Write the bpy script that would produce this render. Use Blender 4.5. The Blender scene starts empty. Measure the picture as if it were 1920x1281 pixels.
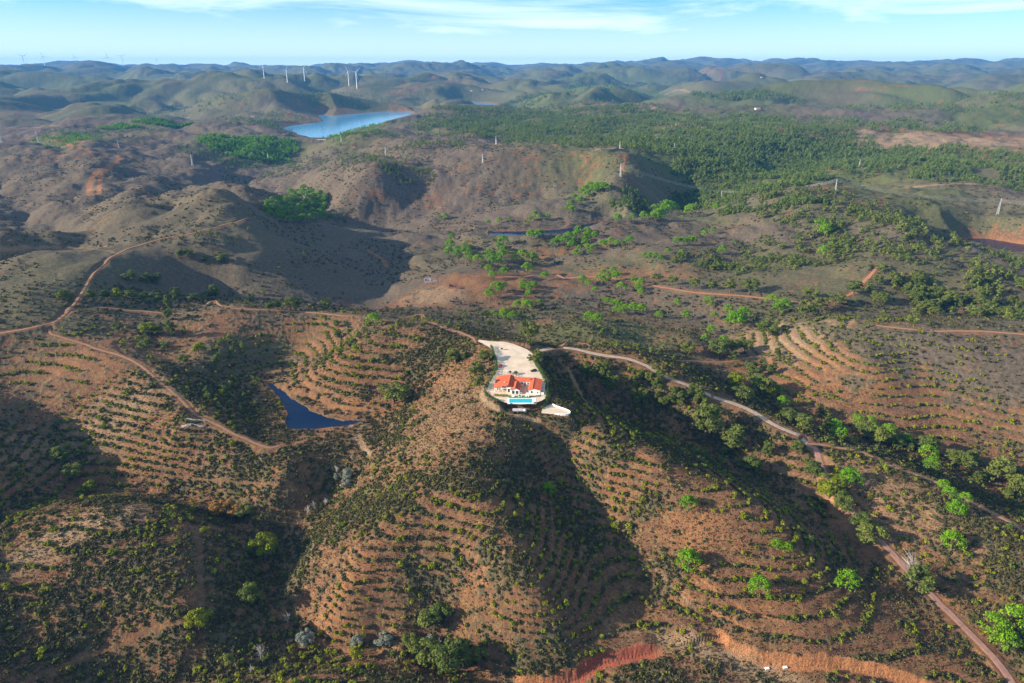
import bpy, math, random
import numpy as np
from mathutils import Vector, Matrix
R = math.radians
HAZE = True
rng = np.random.default_rng(7)
random.seed(7)
SC = bpy.context.scene
COL = SC.collection

# ---------------------------------------------------------------- camera, sky, sun, exposure
CAM_H = 185.0
PITCH = R(22.0)
cam_d = bpy.data.cameras.new('camera'); cam = bpy.data.objects.new('camera', cam_d); COL.objects.link(cam)
cam.location = (0, 0, CAM_H); cam.rotation_euler = (math.pi / 2 - PITCH, 0, 0)
cam_d.sensor_width = 36.0; cam_d.lens = 24.0; cam_d.clip_start = 1.0; cam_d.clip_end = 80000.0
SC.camera = cam
SUN_EL, SUN_AZ = R(19.5), R(-101.0)         # azimuth measured clockwise from +Y
SC.view_settings.view_transform = 'Standard'; SC.view_settings.look = 'None'
SC.view_settings.exposure = 1.2; SC.view_settings.gamma = 1.0
SC.cycles.use_denoising = True
SC.cycles.volume_bounces = 0
SC.cycles.max_bounces = 5
SC.cycles.volume_step_rate = 10
SC.cycles.transparent_max_bounces = 12

wd = bpy.data.worlds.new('World'); SC.world = wd; wd.use_nodes = True
def build_world():
    nt = wd.node_tree; nt.nodes.clear(); N = nt.nodes.new; L = nt.links.new
    out = N('ShaderNodeOutputWorld'); bg = N('ShaderNodeBackground'); bg.inputs[1].default_value = 0.05
    sky = N('ShaderNodeTexSky'); sky.sky_type = 'NISHITA'; sky.sun_disc = False
    sky.sun_elevation = SUN_EL; sky.sun_rotation = SUN_AZ; sky.altitude = 300; sky.air_density = 1.0
    sky.dust_density = 0.6; sky.ozone_density = 2.0
    tc = N('ShaderNodeTexCoord'); sp = N('ShaderNodeSeparateXYZ'); L(tc.outputs['Generated'], sp.inputs[0])
    # thin cirrus: streaks low over the horizon, stretched sideways
    mp = N('ShaderNodeMapping'); mp.inputs['Rotation'].default_value = (0, R(-2.2), 0); mp.inputs['Scale'].default_value = (2.6, 2.6, 20)
    L(tc.outputs['Generated'], mp.inputs[0])
    n1 = N('ShaderNodeTexNoise'); n1.inputs['Scale'].default_value = 1.35; n1.inputs['Detail'].default_value = 10
    n1.inputs['Roughness'].default_value = 0.60; n1.inputs['Distortion'].default_value = 0.7; L(mp.outputs[0], n1.inputs['Vector'])
    r1 = N('ShaderNodeMapRange'); r1.inputs[1].default_value = 0.34; r1.inputs[2].default_value = 0.74; L(n1.outputs[0], r1.inputs[0])
    r1.interpolation_type = 'SMOOTHSTEP'
    f1 = N('ShaderNodeMath'); f1.operation = 'MULTIPLY'; f1.inputs[1].default_value = 0.85; L(r1.outputs[0], f1.inputs[0])
    lo = N('ShaderNodeMapRange'); lo.inputs[1].default_value = 0.085; lo.inputs[2].default_value = 0.0; lo.inputs[4].default_value = 0.92; L(sp.outputs[2], lo.inputs[0])
    f0 = N('ShaderNodeMath'); f0.operation = 'MAXIMUM'; L(f1.outputs[0], f0.inputs[0]); L(lo.outputs[0], f0.inputs[1])
    up = N('ShaderNodeMapRange'); up.inputs[1].default_value = -.02; up.inputs[2].default_value = .002; L(sp.outputs[2], up.inputs[0])
    f = N('ShaderNodeMath'); f.operation = 'MULTIPLY'; L(f0.outputs[0], f.inputs[0]); L(up.outputs[0], f.inputs[1])
    tint = N('ShaderNodeMix'); tint.data_type = 'RGBA'; tint.blend_type = 'MULTIPLY'; tint.inputs[0].default_value = 1
    tint.inputs[7].default_value = SKY_TINT
    L(sky.outputs[0], tint.inputs[6])
    cl = N('ShaderNodeMix'); cl.data_type = 'RGBA'; cl.inputs[7].default_value = CLOUD
    L(f.outputs[0], cl.inputs[0]); L(tint.outputs[2], cl.inputs[6])
    L(cl.outputs[2], bg.inputs[0]); L(bg.outputs[0], out.inputs[0])
SKY_TINT = (0.50, 1.18, 1.62, 1); CLOUD = (9.6, 11.6, 13.6, 1)
build_world()

sun_d = bpy.data.lights.new('sun', 'SUN'); sun_d.energy = 5.0; sun_d.angle = R(0.5); sun_d.color = (1.0, 0.87, 0.70)
sun = bpy.data.objects.new('sun', sun_d); COL.objects.link(sun)
sdir = Vector((math.sin(SUN_AZ) * math.cos(SUN_EL), math.cos(SUN_AZ) * math.cos(SUN_EL), math.sin(SUN_EL)))
sun.rotation_euler = sdir.to_track_quat('Z', 'Y').to_euler(); sun.location = (0, 0, 400)

# ---------------------------------------------------------------- view rays and noise
def ray(px, py):
    u = (px - 960.0) / 1280.0; v = (640.5 - py) / 1280.0
    return u, math.cos(PITCH) + v * math.sin(PITCH), -math.sin(PITCH) + v * math.cos(PITCH)
def P(px, py, z):
    X, Y, Z = ray(px, py)
    if Z > -0.004: Z = -0.004
    t = (z - CAM_H) / Z
    return X * t, Y * t
def PD(px, d):                                   # a point under column px at ground distance d
    X, Y, Z = ray(px, 300); k = d / math.hypot(X, Y); return X * k, Y * k

def _hash(ix, iy, s):
    h = (ix.astype(np.int64) * 374761393 + iy.astype(np.int64) * 668265263 + s * 1442695041) & 0xffffffff
    h = ((h ^ (h >> 13)) * 1274126177) & 0xffffffff
    return ((h ^ (h >> 16)) & 0xffff) / 65535.0
def vnoise(x, y, s=0):                           # gradient noise, about -0.7..0.7
    ix = np.floor(x); iy = np.floor(y); fx = x - ix; fy = y - iy
    ux = fx * fx * fx * (fx * (fx * 6 - 15) + 10); uy = fy * fy * fy * (fy * (fy * 6 - 15) + 10)
    def g(a, b, dx, dy):
        t = _hash(a, b, s) * 2 * math.pi
        return np.cos(t) * dx + np.sin(t) * dy
    a = g(ix, iy, fx, fy); b = g(ix + 1, iy, fx - 1, fy); c = g(ix, iy + 1, fx, fy - 1); d = g(ix + 1, iy + 1, fx - 1, fy - 1)
    return (a + (b - a) * ux) * (1 - uy) + (c + (d - c) * ux) * uy
def fbm(x, y, sc, octv=4, s=0, rough=0.5):
    o = 0.0; a = 1.0; x = x / sc; y = y / sc
    for i in range(octv):
        o = o + a * vnoise(x, y, s + i * 17); x = x * 2.03 + 11.3; y = y * 2.03 - 7.1; a *= rough
    return o
def ridged(x, y, sc, octv=4, s=0, rough=0.5):    # sharp-ish crests, 0..1
    o = 0.0; a = 1.0; t = 0.0; x = x / sc; y = y / sc; w = 1.0
    for i in range(octv):
        n = 1 - np.sqrt((2.0 * vnoise(x, y, s + i * 17)) ** 2 + 0.012); o = o + a * n * w; t += a
        w = np.clip(n * 1.3, 0.15, 1); x = x * 1.97 + 5.2; y = y * 1.97 + 3.7; a *= rough
    return o / t
def billow(x, y, sc, octv=4, s=0, rough=0.5):    # rounded hills parted by sharp valleys, 0..1
    o = 0.0; a = 1.0; t = 0.0; x = x / sc; y = y / sc; w = 1.0
    for i in range(octv):
        n = np.sqrt((2.2 * vnoise(x, y, s + i * 17)) ** 2 + 0.002); o = o + a * n * w; t += a
        w = np.clip(n * 1.6 + .1, 0, 1); x = x * 1.97 + 5.2; y = y * 1.97 + 3.7; a *= rough
    return o / t * 1.45
def sstep(a, b, x):
    t = np.clip((x - a) / (b - a), 0, 1); return t * t * (3 - 2 * t)

# ---------------------------------------------------------------- ridges and valleys (picture x, picture y, height)
LINES = [
 # villa plateau and spurs
 [(900,650,-2),(940,640,-2),(1010,652,-1),(1005,700,0),(925,705,0),(918,745,0),(1025,745,0),(970,762,-1),(965,690,0)],
 [(970,790,-5),(915,835,-9),(885,880,-13),(870,930,-19)],
 [(860,930,-20),(760,960,-27),(690,1030,-38),(645,1120,-54)],
 [(880,940,-21),(925,1000,-27),(960,1070,-37),(1000,1140,-50),(1040,1190,-62)],
 [(840,1000,-32),(800,1055,-44),(770,1120,-57),(740,1190,-69)],
 [(985,835,-14),(1050,890,-36),(1105,960,-47),(1165,1040,-57),(1230,1120,-65),(1275,1195,-70)],
 [(1050,772,-4),(1120,822,-11),(1230,868,-17),(1340,905,-24),(1440,955,-33),(1500,1020,-43),(1560,1100,-56),(1620,1180,-66)],
 [(1060,720,-24),(1130,752,-36),(1230,785,-44),(1350,835,-50),(1450,885,-54),(1530,940,-58),(1600,1010,-62),(1700,1110,-67),(1800,1200,-71),(1900,1281,-74)],
 [(1020,655,-3),(1130,661,-5),(1250,705,-14),(1340,745,-23),(1450,795,-33),(1530,832,-40),(1620,862,-41),(1720,908,-43),(1820,955,-45),(1919,1005,-47),(2050,1070,-48)],
 [(1200,640,-36),(1300,680,-44),(1400,728,-50),(1480,775,-53),(1560,808,-55),(1680,845,-59),(1800,885,-64),(1919,945,-70),(2050,1010,-74)],
 # right of the road
 [(1640,950,-52),(1740,1020,-58),(1850,1100,-62),(1919,1150,-65)],
 [(1919,1040,-52),(1850,1030,-52)],
 # left flank of the central spur and its valley
 [(880,745,-6),(800,790,-20),(730,830,-32),(690,880,-42)],
 [(690,940,-46),(600,1000,-54),(560,1080,-62)],
 [(620,812,-43),(650,870,-61),(615,930,-69),(548,1000,-74),(520,1080,-77),(545,1165,-79),(640,1212,-80),(800,1222,-80),(960,1255,-79),(1130,1262,-78),(1270,1205,-73)],
 # pond banks
 [(500,715,-43),(540,760,-44),(600,780,-44),(680,783,-43)],
 [(530,812,-42),(600,812,-41),(690,795,-40)],
 # knoll behind the pond
 [(700,600,-13),(720,640,-11),(680,650,-13),(640,670,-18),(600,700,-28),(590,735,-38)],
 [(820,650,-8),(860,690,-9),(780,670,-14)],
 [(800,715,-24),(755,740,-33),(710,780,-41)],
 [(700,700,-24),(660,740,-33),(620,765,-41)],
 [(580,640,-30),(530,670,-36),(510,700,-42)],
 # crest left of the villa
 [(870,632,-6),(800,604,-10),(700,596,-13),(560,589,-14),(450,578,-10),(400,573,-9),(310,592,-14),(220,588,-8),(135,582,-4)],
 [(990,632,-40),(930,618,-46),(860,602,-46),(780,582,-50),(700,580,-54)],
 # spur with the track on the left
 [(0,628,-6),(90,615,-6),(200,655,-12),(290,705,-15),(360,765,-23),(450,820,-35),(515,838,-43)],
 [(300,437,-4),(350,410,2)],
 [(330,640,-20),(390,655,-17),(430,665,-24),(480,700,-41)],
 [(250,650,-18),(340,680,-26),(430,712,-38)],
 [(330,690,-20),(420,745,-33),(480,780,-43),(515,800,-44)],
 # long terraced slope, left
 [(500,830,-42),(535,850,-41),(540,885,-47),(500,925,-56)],
 [(0,690,-22),(100,740,-28),(200,790,-38),(320,850,-46),(430,885,-51),(505,900,-58)],
 [(70,770,-38),(130,830,-52),(180,910,-66),(280,925,-70),(400,955,-71),(500,1005,-71)],
 [(-80,760,-16),(-20,830,-30),(20,910,-50),(60,950,-62)],
 # bottom-left dome, and an added hill outside the view
 [(0,985,-52),(100,945,-46),(210,930,-42),(320,950,-43),(400,985,-48),(440,1030,-54)],
 [(250,980,-40),(310,1040,-45),(330,1120,-53),(340,1180,-62)],
 [(100,1050,-47),(60,1120,-55),(40,1190,-64)],
 [(470,1000,-66),(480,1080,-69),(500,1150,-73),(470,1220,-77),(360,1260,-79),(200,1281,-80)],
 [(-150,1000,-44),(-200,1150,-44),(-250,1300,-46)],  # unseen hill left of the frame, added to cast shade over the lower left slope
 # near bank at the bottom
 [(480,1281,-72),(620,1260,-72),(760,1275,-70),(880,1300,-69)],
 [(300,1450,-62),(600,1500,-52),(900,1500,-52)],
 [(1150,1281,-76),(1300,1250,-75),(1450,1270,-75),(1650,1300,-75),(1400,1450,-74),(1850,1350,-74)],
 # green hill behind the villa
 [(1030,625,-24),(1100,610,-19),(1200,612,-20),(1300,630,-32)],
 [(1080,590,-47),(1200,592,-49),(1300,605,-50),(1360,640,-52)],
 [(1100,648,-30),(1020,645,-30)],
 # right hill with terraces
 [(1480,590,-30),(1550,600,-20),(1640,610,-14),(1750,622,-12),(1919,626,-10),(2100,630,-8)],
 [(1440,640,-38),(1380,670,-47)],
 [(1560,680,-32),(1500,730,-46)],
 [(1690,670,-24),(1740,740,-42),(1790,810,-54)],
 [(1830,680,-20),(1860,760,-40),(1880,840,-56)],
 [(1640,680,-24),(1620,760,-46)],
 [(1600,590,-32),(1750,585,-38),(1919,590,-40),(2100,600,-40)],
 # big ridge on the left with its deep shaded flank
 [(135,582,-4),(165,530,2),(215,478,6),(290,450,8),(390,430,9),(465,410,9),(440,375,6),(400,355,2)],
 [(720,505,-60),(690,540,-60),(650,572,-58)],
 [(540,440,-14),(590,460,-34),(640,470,-46),(710,482,-62)],
 [(425,455,-2),(440,490,-12),(455,515,-24)],
 [(340,490,-8),(450,508,-18),(550,530,-36),(640,560,-52)],
 [(300,520,-16),(400,545,-36),(500,565,-42),(600,575,-52)],
 [(250,500,0),(220,540,-8)],
 [(0,590,-2),(60,560,2),(110,520,4)],
 [(0,470,6),(100,472,5),(200,468,5)],
 [(0,540,-34),(50,512,-26),(85,495,-10)],
 [(0,437,3),(100,430,2),(200,405,5),(260,392,8),(320,402,2),(380,425,0)],
 [(0,416,-20),(100,402,-22),(190,386,-20),(280,378,-18)],
 [(0,384,0),(100,372,-1),(200,352,3),(270,350,3),(340,360,-1),(420,378,0)],
 [(0,360,-36),(60,346,-38),(200,345,-34),(300,343,-32),(360,348,-34)],
 [(0,340,-12),(50,318,-8),(100,292,0),(215,293,2)],
 [(30,362,-26),(60,330,-20)],
 [(170,365,-16),(175,340,-8),(215,300,2),(290,322,-8),(350,335,-22),(400,350,-34)],
 [(110,352,-38),(115,325,-32),(130,305,-10)],
 [(235,350,-42),(250,335,-40),(262,318,-20)],
 [(60,395,-30),(75,380,-14)],
 [(150,455,-8),(120,448,-16),(60,452,-14)],
 [(300,425,-14),(340,440,-8)],
 [(0,265,0),(90,262,2),(160,280,2)],
 # middle: stream from the reservoir dam round to the shaded valley
 [(610,285,-48),(560,300,-50),(480,330,-56),(440,350,-58),(500,375,-58),(580,405,-60),(650,430,-62),(700,460,-60),(725,490,-60)],
 [(690,330,0),(640,345,-10),(560,355,-24),(520,365,-40)],
 [(960,268,12),(870,262,14),(780,272,12),(700,300,6),(620,330,-14)],
 [(720,262,12),(640,285,4),(560,318,-22),(480,340,-46)],
 [(700,290,-14),(620,305,-34),(560,330,-46)],
 [(1165,300,18),(1100,282,22),(1000,285,20),(930,300,12),(800,330,-6),(700,350,-16),(620,385,-44)],
 [(1040,310,8),(960,345,-16),(860,375,-36),(760,400,-50),(690,430,-60)],
 [(860,330,-8),(780,365,-30),(700,400,-50)],
 [(1165,330,8),(1140,352,-6),(1060,372,-20),(980,392,-32),(880,418,-44),(780,440,-54)],
 [(1100,352,-20),(1000,372,-33),(900,395,-43),(820,415,-51),(740,450,-57)],
 [(1180,370,-12),(1110,395,-16),(1030,415,-26),(950,428,-36),(880,455,-46)],
 [(1250,385,-38),(1190,410,-43),(1130,428,-46),(1050,440,-47),(940,446,-48),(860,470,-50),(790,480,-53)],
 # valley floor
 [(740,560,-56),(800,540,-50),(850,525,-48),(930,520,-50),(1000,490,-54),(1080,475,-52),(1200,470,-46)],
 [(800,580,-54),(900,575,-54),(1000,560,-52),(1100,562,-52),(1200,570,-52),(1300,590,-50)],
 [(1140,522,-46),(1290,545,-40),(1400,556,-36),(1530,570,-30),(1590,552,-26),(1640,500,-14)],
 # right ridge with the pylons
 [(1240,430,-38),(1350,385,-20),(1450,362,-4),(1570,352,6),(1700,372,4),(1780,395,-6)],
 [(1300,470,-34),(1400,440,-24),(1500,410,-10),(1600,395,0)],
 [(1400,500,-34),(1500,480,-28),(1600,450,-14)],
 [(1640,470,-10),(1700,420,0),(1760,470,-16),(1720,530,-24)],
 [(1780,445,-34),(1870,463,-38),(1919,472,-38),(2050,480,-37)],
 [(1760,505,-16),(1850,520,-20),(1919,530,-24)],
 [(1919,400,-10),(1850,395,-14),(2050,400,-8)],
 # forest hills
 [(1250,372,-38),(1330,365,-36),(1400,347,-34),(1470,337,-32),(1510,317,-28),(1540,292,-16)],
 [(1170,330,4),(1230,345,-12),(1300,335,-14),(1340,308,0),(1300,290,8),(1230,280,12)],
 [(1560,340,-12),(1600,310,4),(1680,325,-8),(1750,320,-2),(1850,320,0),(1919,330,-6)],
 [(1600,347,-24),(1750,347,-26),(1919,356,-24)],
 [(1400,270,10),(1500,262,12),(1600,250,18),(1750,250,18),(1919,265,12)],
 [(1300,250,14),(1200,240,16),(1100,230,18),(980,225,14),(880,235,8),(800,245,0),(760,258,-6)],
 [(1000,250,4),(1080,262,0),(1150,268,4)],
 [(1660,235,22),(1800,240,22),(1919,238,26)],
 # green hillside at the reservoir dam
 [(420,262,-4),(480,250,-6),(545,262,-14),(585,283,-36)],
 [(420,300,-30),(500,300,-36)],
 [(300,250,6),(380,255,-10),(420,285,-30)],
 [(200,262,-2),(300,285,-12),(380,310,-26)],
]
LINES += [
 # reservoir surroundings and farther hills
 [(600,264,-8),(640,257,2),(700,246,12),(760,226,20),(850,208,34),(1000,200,36),(1150,203,30)],
 [(440,215,-6),(500,222,-14),(560,226,-16),(600,224,-18)],
 [(300,200,10),(420,205,2),(520,208,-6)],
 [(0,215,14),(120,200,16),(220,205,12)],
 [(560,150,86),(620,157,70),(672,165,60),(720,178,32),(780,192,6),(850,201,-12)],
 [(430,152,90),(496,147,100),(540,155,80),(574,151,90)],
 [(600,190,0),(640,200,-14),(700,205,-18)],
 [(180,176,44),(260,162,62),(330,163,60),(390,188,12)],
 [(0,190,20),(80,180,36),(150,190,20)],
 [(760,162,56),(820,163,55),(880,180,14)],
 [(900,196,-22),(880,193,-22)],
 [(930,186,0),(1010,175,22),(1065,190,-6)],
 [(1050,174,22),(1110,158,50),(1160,152,64),(1210,158,50),(1265,182,6)],
 [(1130,196,-2),(1200,184,14),(1275,170,40),(1340,178,28),(1400,196,2)],
 [(1100,208,-10),(1300,205,4),(1450,205,10)],
 [(1480,190,20),(1560,196,18),(1660,186,36),(1800,188,44),(1919,194,36)],
 [(1700,215,20),(1830,208,44),(1919,205,50)],
]
SKYL = [(0,124),(120,121),(240,122),(340,127),(400,124),(500,123),(640,125),(750,122),(920,120),(1000,125),(1100,120),(1190,117),
        (1280,116),(1400,119),(1530,117),(1640,122),(1750,119),(1919,117)]
ctrl = []
def az_lr(x, y): return math.atan2(x, y), 0.5 * math.log(x * x + y * y)
for ln in LINES:
    pts = []
    for a, b, z in ln:                             # the middle distance has the strongest relief
        k = 1 + 0.16 * float(np.clip((485 - b) / 60, 0, 1) * np.clip((b - 235) / 20, 0, 1))
        z = -25 + (z + 25) * k
        if z < -20: z = -20 + (z + 20) * (1 - .18 * float(np.clip((b - 590) / 60, 0, 1)))
        pts.append(P(a, b, z) + (z,))
    for i in range(len(pts) - 1):
        a, b = pts[i], pts[i + 1]
        d = math.hypot(a[0] - b[0], a[1] - b[1]); rr = math.hypot(a[0], a[1])
        n = max(1, int(d / (rr * 0.055)))
        for k in range(n):
            t = k / n; ctrl.append(tuple(a[j] + (b[j] - a[j]) * t for j in range(3)))
    ctrl.append(pts[-1])
FARP = [(5600, 28), (6600, 48), (8200, 84), (10500, 125), (17000, 120)]
for d, z in FARP:
    for px in range(-900, 2801, 150): ctrl.append(PD(px, d) + (z,))
for px in range(-900, 2801, 60):
    yy = np.interp(px, [p[0] for p in SKYL], [p[1] for p in SKYL])
    ctrl.append(PD(px, 14000) + (CAM_H - 16 + (123 - yy) / 1280 * 1.16 * 14000,))
for px, dd in ((-700, (150, 260, 420, 700, 1100, 1700, 2600, 4000)), (2700, (150, 260, 420, 700, 1100, 1700, 2600, 4000)),
               (-1500, (200, 500, 1200, 3000)), (3500, (200, 500, 1200, 3000))):
    for d in dd: ctrl.append(PD(px, d) + (-24 + 10 * math.sin(d * .01 + px),))
for px in (-1500, -300, 960, 2200, 3500): ctrl.append(PD(px, 45) + (-60,)); ctrl.append(PD(px, 100) + (-60,))
ctrl = np.array(ctrl)
CA = np.arctan2(ctrl[:, 0], ctrl[:, 1]); CR = 0.5 * np.log(ctrl[:, 0] ** 2 + ctrl[:, 1] ** 2)
# merge near-coincident controls
keep = []
for i in range(len(ctrl)):
    if all((CA[i] - CA[j]) ** 2 + (CR[i] - CR[j]) ** 2 > 0.012 ** 2 for j in keep): keep.append(i)
CA, CR, CZ = CA[keep], CR[keep], ctrl[keep, 2]
C_SOFT = 0.024
def phi(da, dr): return np.sqrt(da * da + dr * dr + C_SOFT ** 2)
# heights divided by a distance scale keep the far and near relief equally stiff
A = phi(CA[:, None] - CA[None], CR[:, None] - CR[None]) ; n = len(CA)
M = np.zeros((n + 3, n + 3)); M[:n, :n] = A - np.eye(n) * 0.006
M[:n, n] = M[n, :n] = 1; M[:n, n + 1] = M[n + 1, :n] = CA; M[:n, n + 2] = M[n + 2, :n] = CR
sol = np.linalg.solve(M, np.concatenate([CZ, [0, 0, 0]]))
def rbf(a, r):
    sh = a.shape; a = a.ravel(); r = r.ravel(); o = np.empty(len(a))
    for k in range(0, len(a), 20000):
        s = slice(k, k + 20000)
        o[s] = phi(a[s, None] - CA[None], r[s, None] - CR[None]) @ sol[:n] + sol[n] + sol[n + 1] * a[s] + sol[n + 2] * r[s]
    return o.reshape(sh)

# ---------------------------------------------------------------- ground grid: finer where the picture looks
QK = 1.0
az = np.concatenate([np.arange(-76, -46.5, 0.5), np.arange(-46.2, 46.201, 0.07 * QK), np.arange(46.5, 76.1, 0.5)]) * math.pi / 180
rs = [40.0]
while rs[-1] < 17000:
    d = rs[-1]; k = 0.03 if d < 150 else (0.0026 if d < 750 else (0.0034 if d < 2500 else 0.0048))
    rs.append(d * (1 + k * QK))
lr = np.log(np.array(rs)); NA, NR = len(az), len(lr)
def upsample(ca, cr, Z):                          # Catmull-Rom from a coarse regular grid
    def w(t): return np.stack([-.5*t+t*t-.5*t**3, 1-2.5*t*t+1.5*t**3, .5*t+2*t*t-1.5*t**3, -.5*t*t+.5*t**3])
    fa = np.clip((az - ca[0]) / (ca[1] - ca[0]), 1, len(ca) - 2.001); fr = np.clip((lr - cr[0]) / (cr[1] - cr[0]), 1, len(cr) - 2.001)
    ia = fa.astype(int); ir = fr.astype(int); wa = w(fa - ia); wr = w(fr - ir)
    T = sum(wr[k][:, None] * Z[ir - 1 + k] for k in range(4))
    return sum(wa[k][None] * T[:, ia - 1 + k] for k in range(4))
ca = np.linspace(az[0] - .02, az[-1] + .02, 440); cr = np.linspace(lr[0] - .03, lr[-1] + .03, 640)
G0 = rbf(*np.meshgrid(ca, cr))
H = upsample(ca, cr, G0)
AZ, LR = np.meshgrid(az, lr); RR = np.exp(LR); X = RR * np.sin(AZ); Y = RR * np.cos(AZ)
# ---- relief the hand-drawn lines do not carry
wx = X + 40 * fbm(X, Y, 260, 2, 91); wy = Y + 40 * fbm(X, Y, 260, 2, 92)
nearw = 1 - sstep(500, 900, RR)
H += (0.9 * fbm(X, Y, 22, 3, 1) + 2.2 * fbm(X, Y, 60, 2, 2)) * (0.35 + 0.65 * nearw)
mid = sstep(520, 1000, RR) * (1 - sstep(2200, 4200, RR))
H += mid * (17 * (billow(wx, wy, 300, 4, 5, .42) - 0.42)) * (1 + 1.0 * sstep(-.14, -.26, AZ) * sstep(760, 950, RR) * (1 - sstep(1500, 2300, RR)))
far1 = sstep(2100, 3800, RR)
H += far1 * (125 * (billow(X + 260 * fbm(X, Y, 1100, 2, 31), Y + 260 * fbm(X, Y, 1100, 2, 32), 950, 5, 11, .40) - 0.42)) * (1 - .35 * sstep(5000, 9000, RR))
far2 = sstep(4800, 8500, RR)
H += far2 * (135 * (billow(X + 400 * fbm(X, Y, 1700, 2, 41), Y + 400 * fbm(X, Y, 1700, 2, 42), 1500, 6, 21, .50) - 0.40)) * (1 - .66 * sstep(10000, 13000, RR))
H += mid * 5.0 * (billow(X, Y, 75, 3, 55, .5) - .42)
H0 = H.copy()

# ---- level ground and water basins
def in_poly(x, y, poly):
    c = np.zeros(x.shape, bool); n = len(poly)
    for i in range(n):
        x1, y1 = poly[i]; x2, y2 = poly[(i + 1) % n]
        c ^= ((y1 > y) != (y2 > y)) & (x < (x2 - x1) * (y - y1) / (y2 - y1 + 1e-9) + x1)
    return c
def seg_dist(x, y, pts, closed=False):
    d = np.full(x.shape, 1e9); n = len(pts)
    for i in range(n if closed else n - 1):
        x1, y1 = pts[i]; x2, y2 = pts[(i + 1) % n]; dx, dy = x2 - x1, y2 - y1
        t = np.clip(((x - x1) * dx + (y - y1) * dy) / (dx * dx + dy * dy + 1e-9), 0, 1)
        d = np.minimum(d, np.hypot(x - x1 - t * dx, y - y1 - t * dy))
    return d
def near_box(poly, m):
    xs = [p[0] for p in poly]; ys = [p[1] for p in poly]
    return np.nonzero((X > min(xs) - m) & (X < max(xs) + m) & (Y > min(ys) - m) & (Y < max(ys) + m))
def signed(poly, m):
    idx = near_box(poly, m); x, y = X[idx], Y[idx]
    d = seg_dist(x, y, poly, True); return idx, np.where(in_poly(x, y, poly), -d, d)
def smooth_poly(poly, it=2):
    for _ in range(it):
        q = []
        for i in range(len(poly)):
            a, b = poly[i], poly[(i + 1) % len(poly)]
            q += [(a[0] * .75 + b[0] * .25, a[1] * .75 + b[1] * .25), (a[0] * .25 + b[0] * .75, a[1] * .25 + b[1] * .75)]
        poly = q
    return poly
WATERS = {
 'pond': (-38.0, [(498,716),(516,722),(543,742),(568,762),(598,780),(632,788),(662,790),(688,787),(660,797),(610,802),(575,806),(542,804),(536,790),(542,775),(530,752),(512,735)]),
 'far_pond': (-46.0, [(912,441),(950,445),(985,449),(1040,450),(1090,444),(1130,430),(1155,421),(1140,414),(1100,420),(1060,430),(990,434),(925,434)]),
 'right_pond': (-40.5, [(1795,450),(1840,460),(1880,468),(1919,474),(2000,480),(2000,466),(1919,459),(1880,452),(1840,446)]),
 'reservoir': (-20.0, [(525,240),(545,246),(575,258),(612,259),(640,251),(690,240),(740,226),(782,213),(765,209),(700,210),(650,215),(618,217),(602,214),(596,219),(608,225),(600,230),(560,233)]),
 'reservoir_arm': (-22.0, [(862,196),(880,200),(920,200),(930,195),(905,192),(875,192)]),
}
WPOLY = {}
for nm, (zw, pp) in WATERS.items():
    poly = smooth_poly([P(a, b, zw) for a, b in pp]); WPOLY[nm] = (zw, poly)
    big = 1.0 if zw > -40 else 1.0
    m = 60 if 'reservoir' not in nm else 260
    idx, d = signed(poly, m); d = d + (1.3 if m == 60 else 9) * fbm(X[idx], Y[idx], 9 if m == 60 else 70, 3, 66); h = H[idx]; sl = 0.32 if m == 60 else 0.16
    ins = d < 0
    h2 = np.where(ins, np.minimum(h, zw + np.clip(d * 0.35, -4, 0)), h)
    up = zw + 0.15 + np.clip(d, 0, m) * 0.10                      # never below the water just outside
    w = 1 - sstep(m * .3, m, d)
    h2 = np.where(~ins, np.maximum(h2, up * w + h2 * (1 - w)), h2)
    cap = zw + 0.1 + np.clip(d, 0, None) * .26 if m > 100 else zw + 0.1 + np.clip(d, 0, None) * (sl + 0.35) + np.clip(d - 10, 0, None) * 0.35     # banks rise from the edge
    h2 = np.where(~ins & (d < m), np.minimum(h2, np.maximum(cap, 0 * cap + cap)) * w + h2 * (1 - w), h2)
    H[idx] = h2
def flatten(poly, z, blend):
    idx, d = signed(poly, blend + 4); w = 1 - sstep(0, blend, d); H[idx] = H[idx] * (1 - w) + z * w
YARD = [P(a, b, 0) for a, b in [(888,636),(925,641),(952,641),(1000,660),(1000,680),(1014,700),(1024,715),(1026,745),(1012,754),(985,759),(950,758),(918,741),(908,728),(918,716),(928,700),(934,680),(925,655)]]
flatten(smooth_poly(YARD, 1), 0.0, 9)
RAMP = [P(a, b, -3.2) for a, b in [(1018,762),(1036,758),(1068,772),(1066,778),(1045,778),(1015,775)]]
flatten(RAMP, -3.2, 6)
HUTP = [P(a, b, -3.6) for a, b in [(950,764),(1010,764),(1015,774),(950,775)]]
flatten(HUTP, -3.6, 5)
# earth dam of the pond: a low ridge
DAM = [P(a, b, -36.4) for a, b in [(524,812),(560,815),(610,811),(650,804),(696,790)]]
idx = near_box(DAM, 30); d = seg_dist(X[idx], Y[idx], DAM); side = Y[idx]
H[idx] = np.maximum(H[idx], -36.6 - np.clip(d - 2.2, 0, None) * 0.55)
# reservoir dam
RDAM = [P(a, b, -14) for a, b in [(535,256),(575,262),(612,262)]]
idx = near_box(RDAM, 120); d = seg_dist(X[idx], Y[idx], RDAM)
H[idx] = np.maximum(H[idx], -14 - np.clip(d - 8, 0, None) * 0.4)
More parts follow.
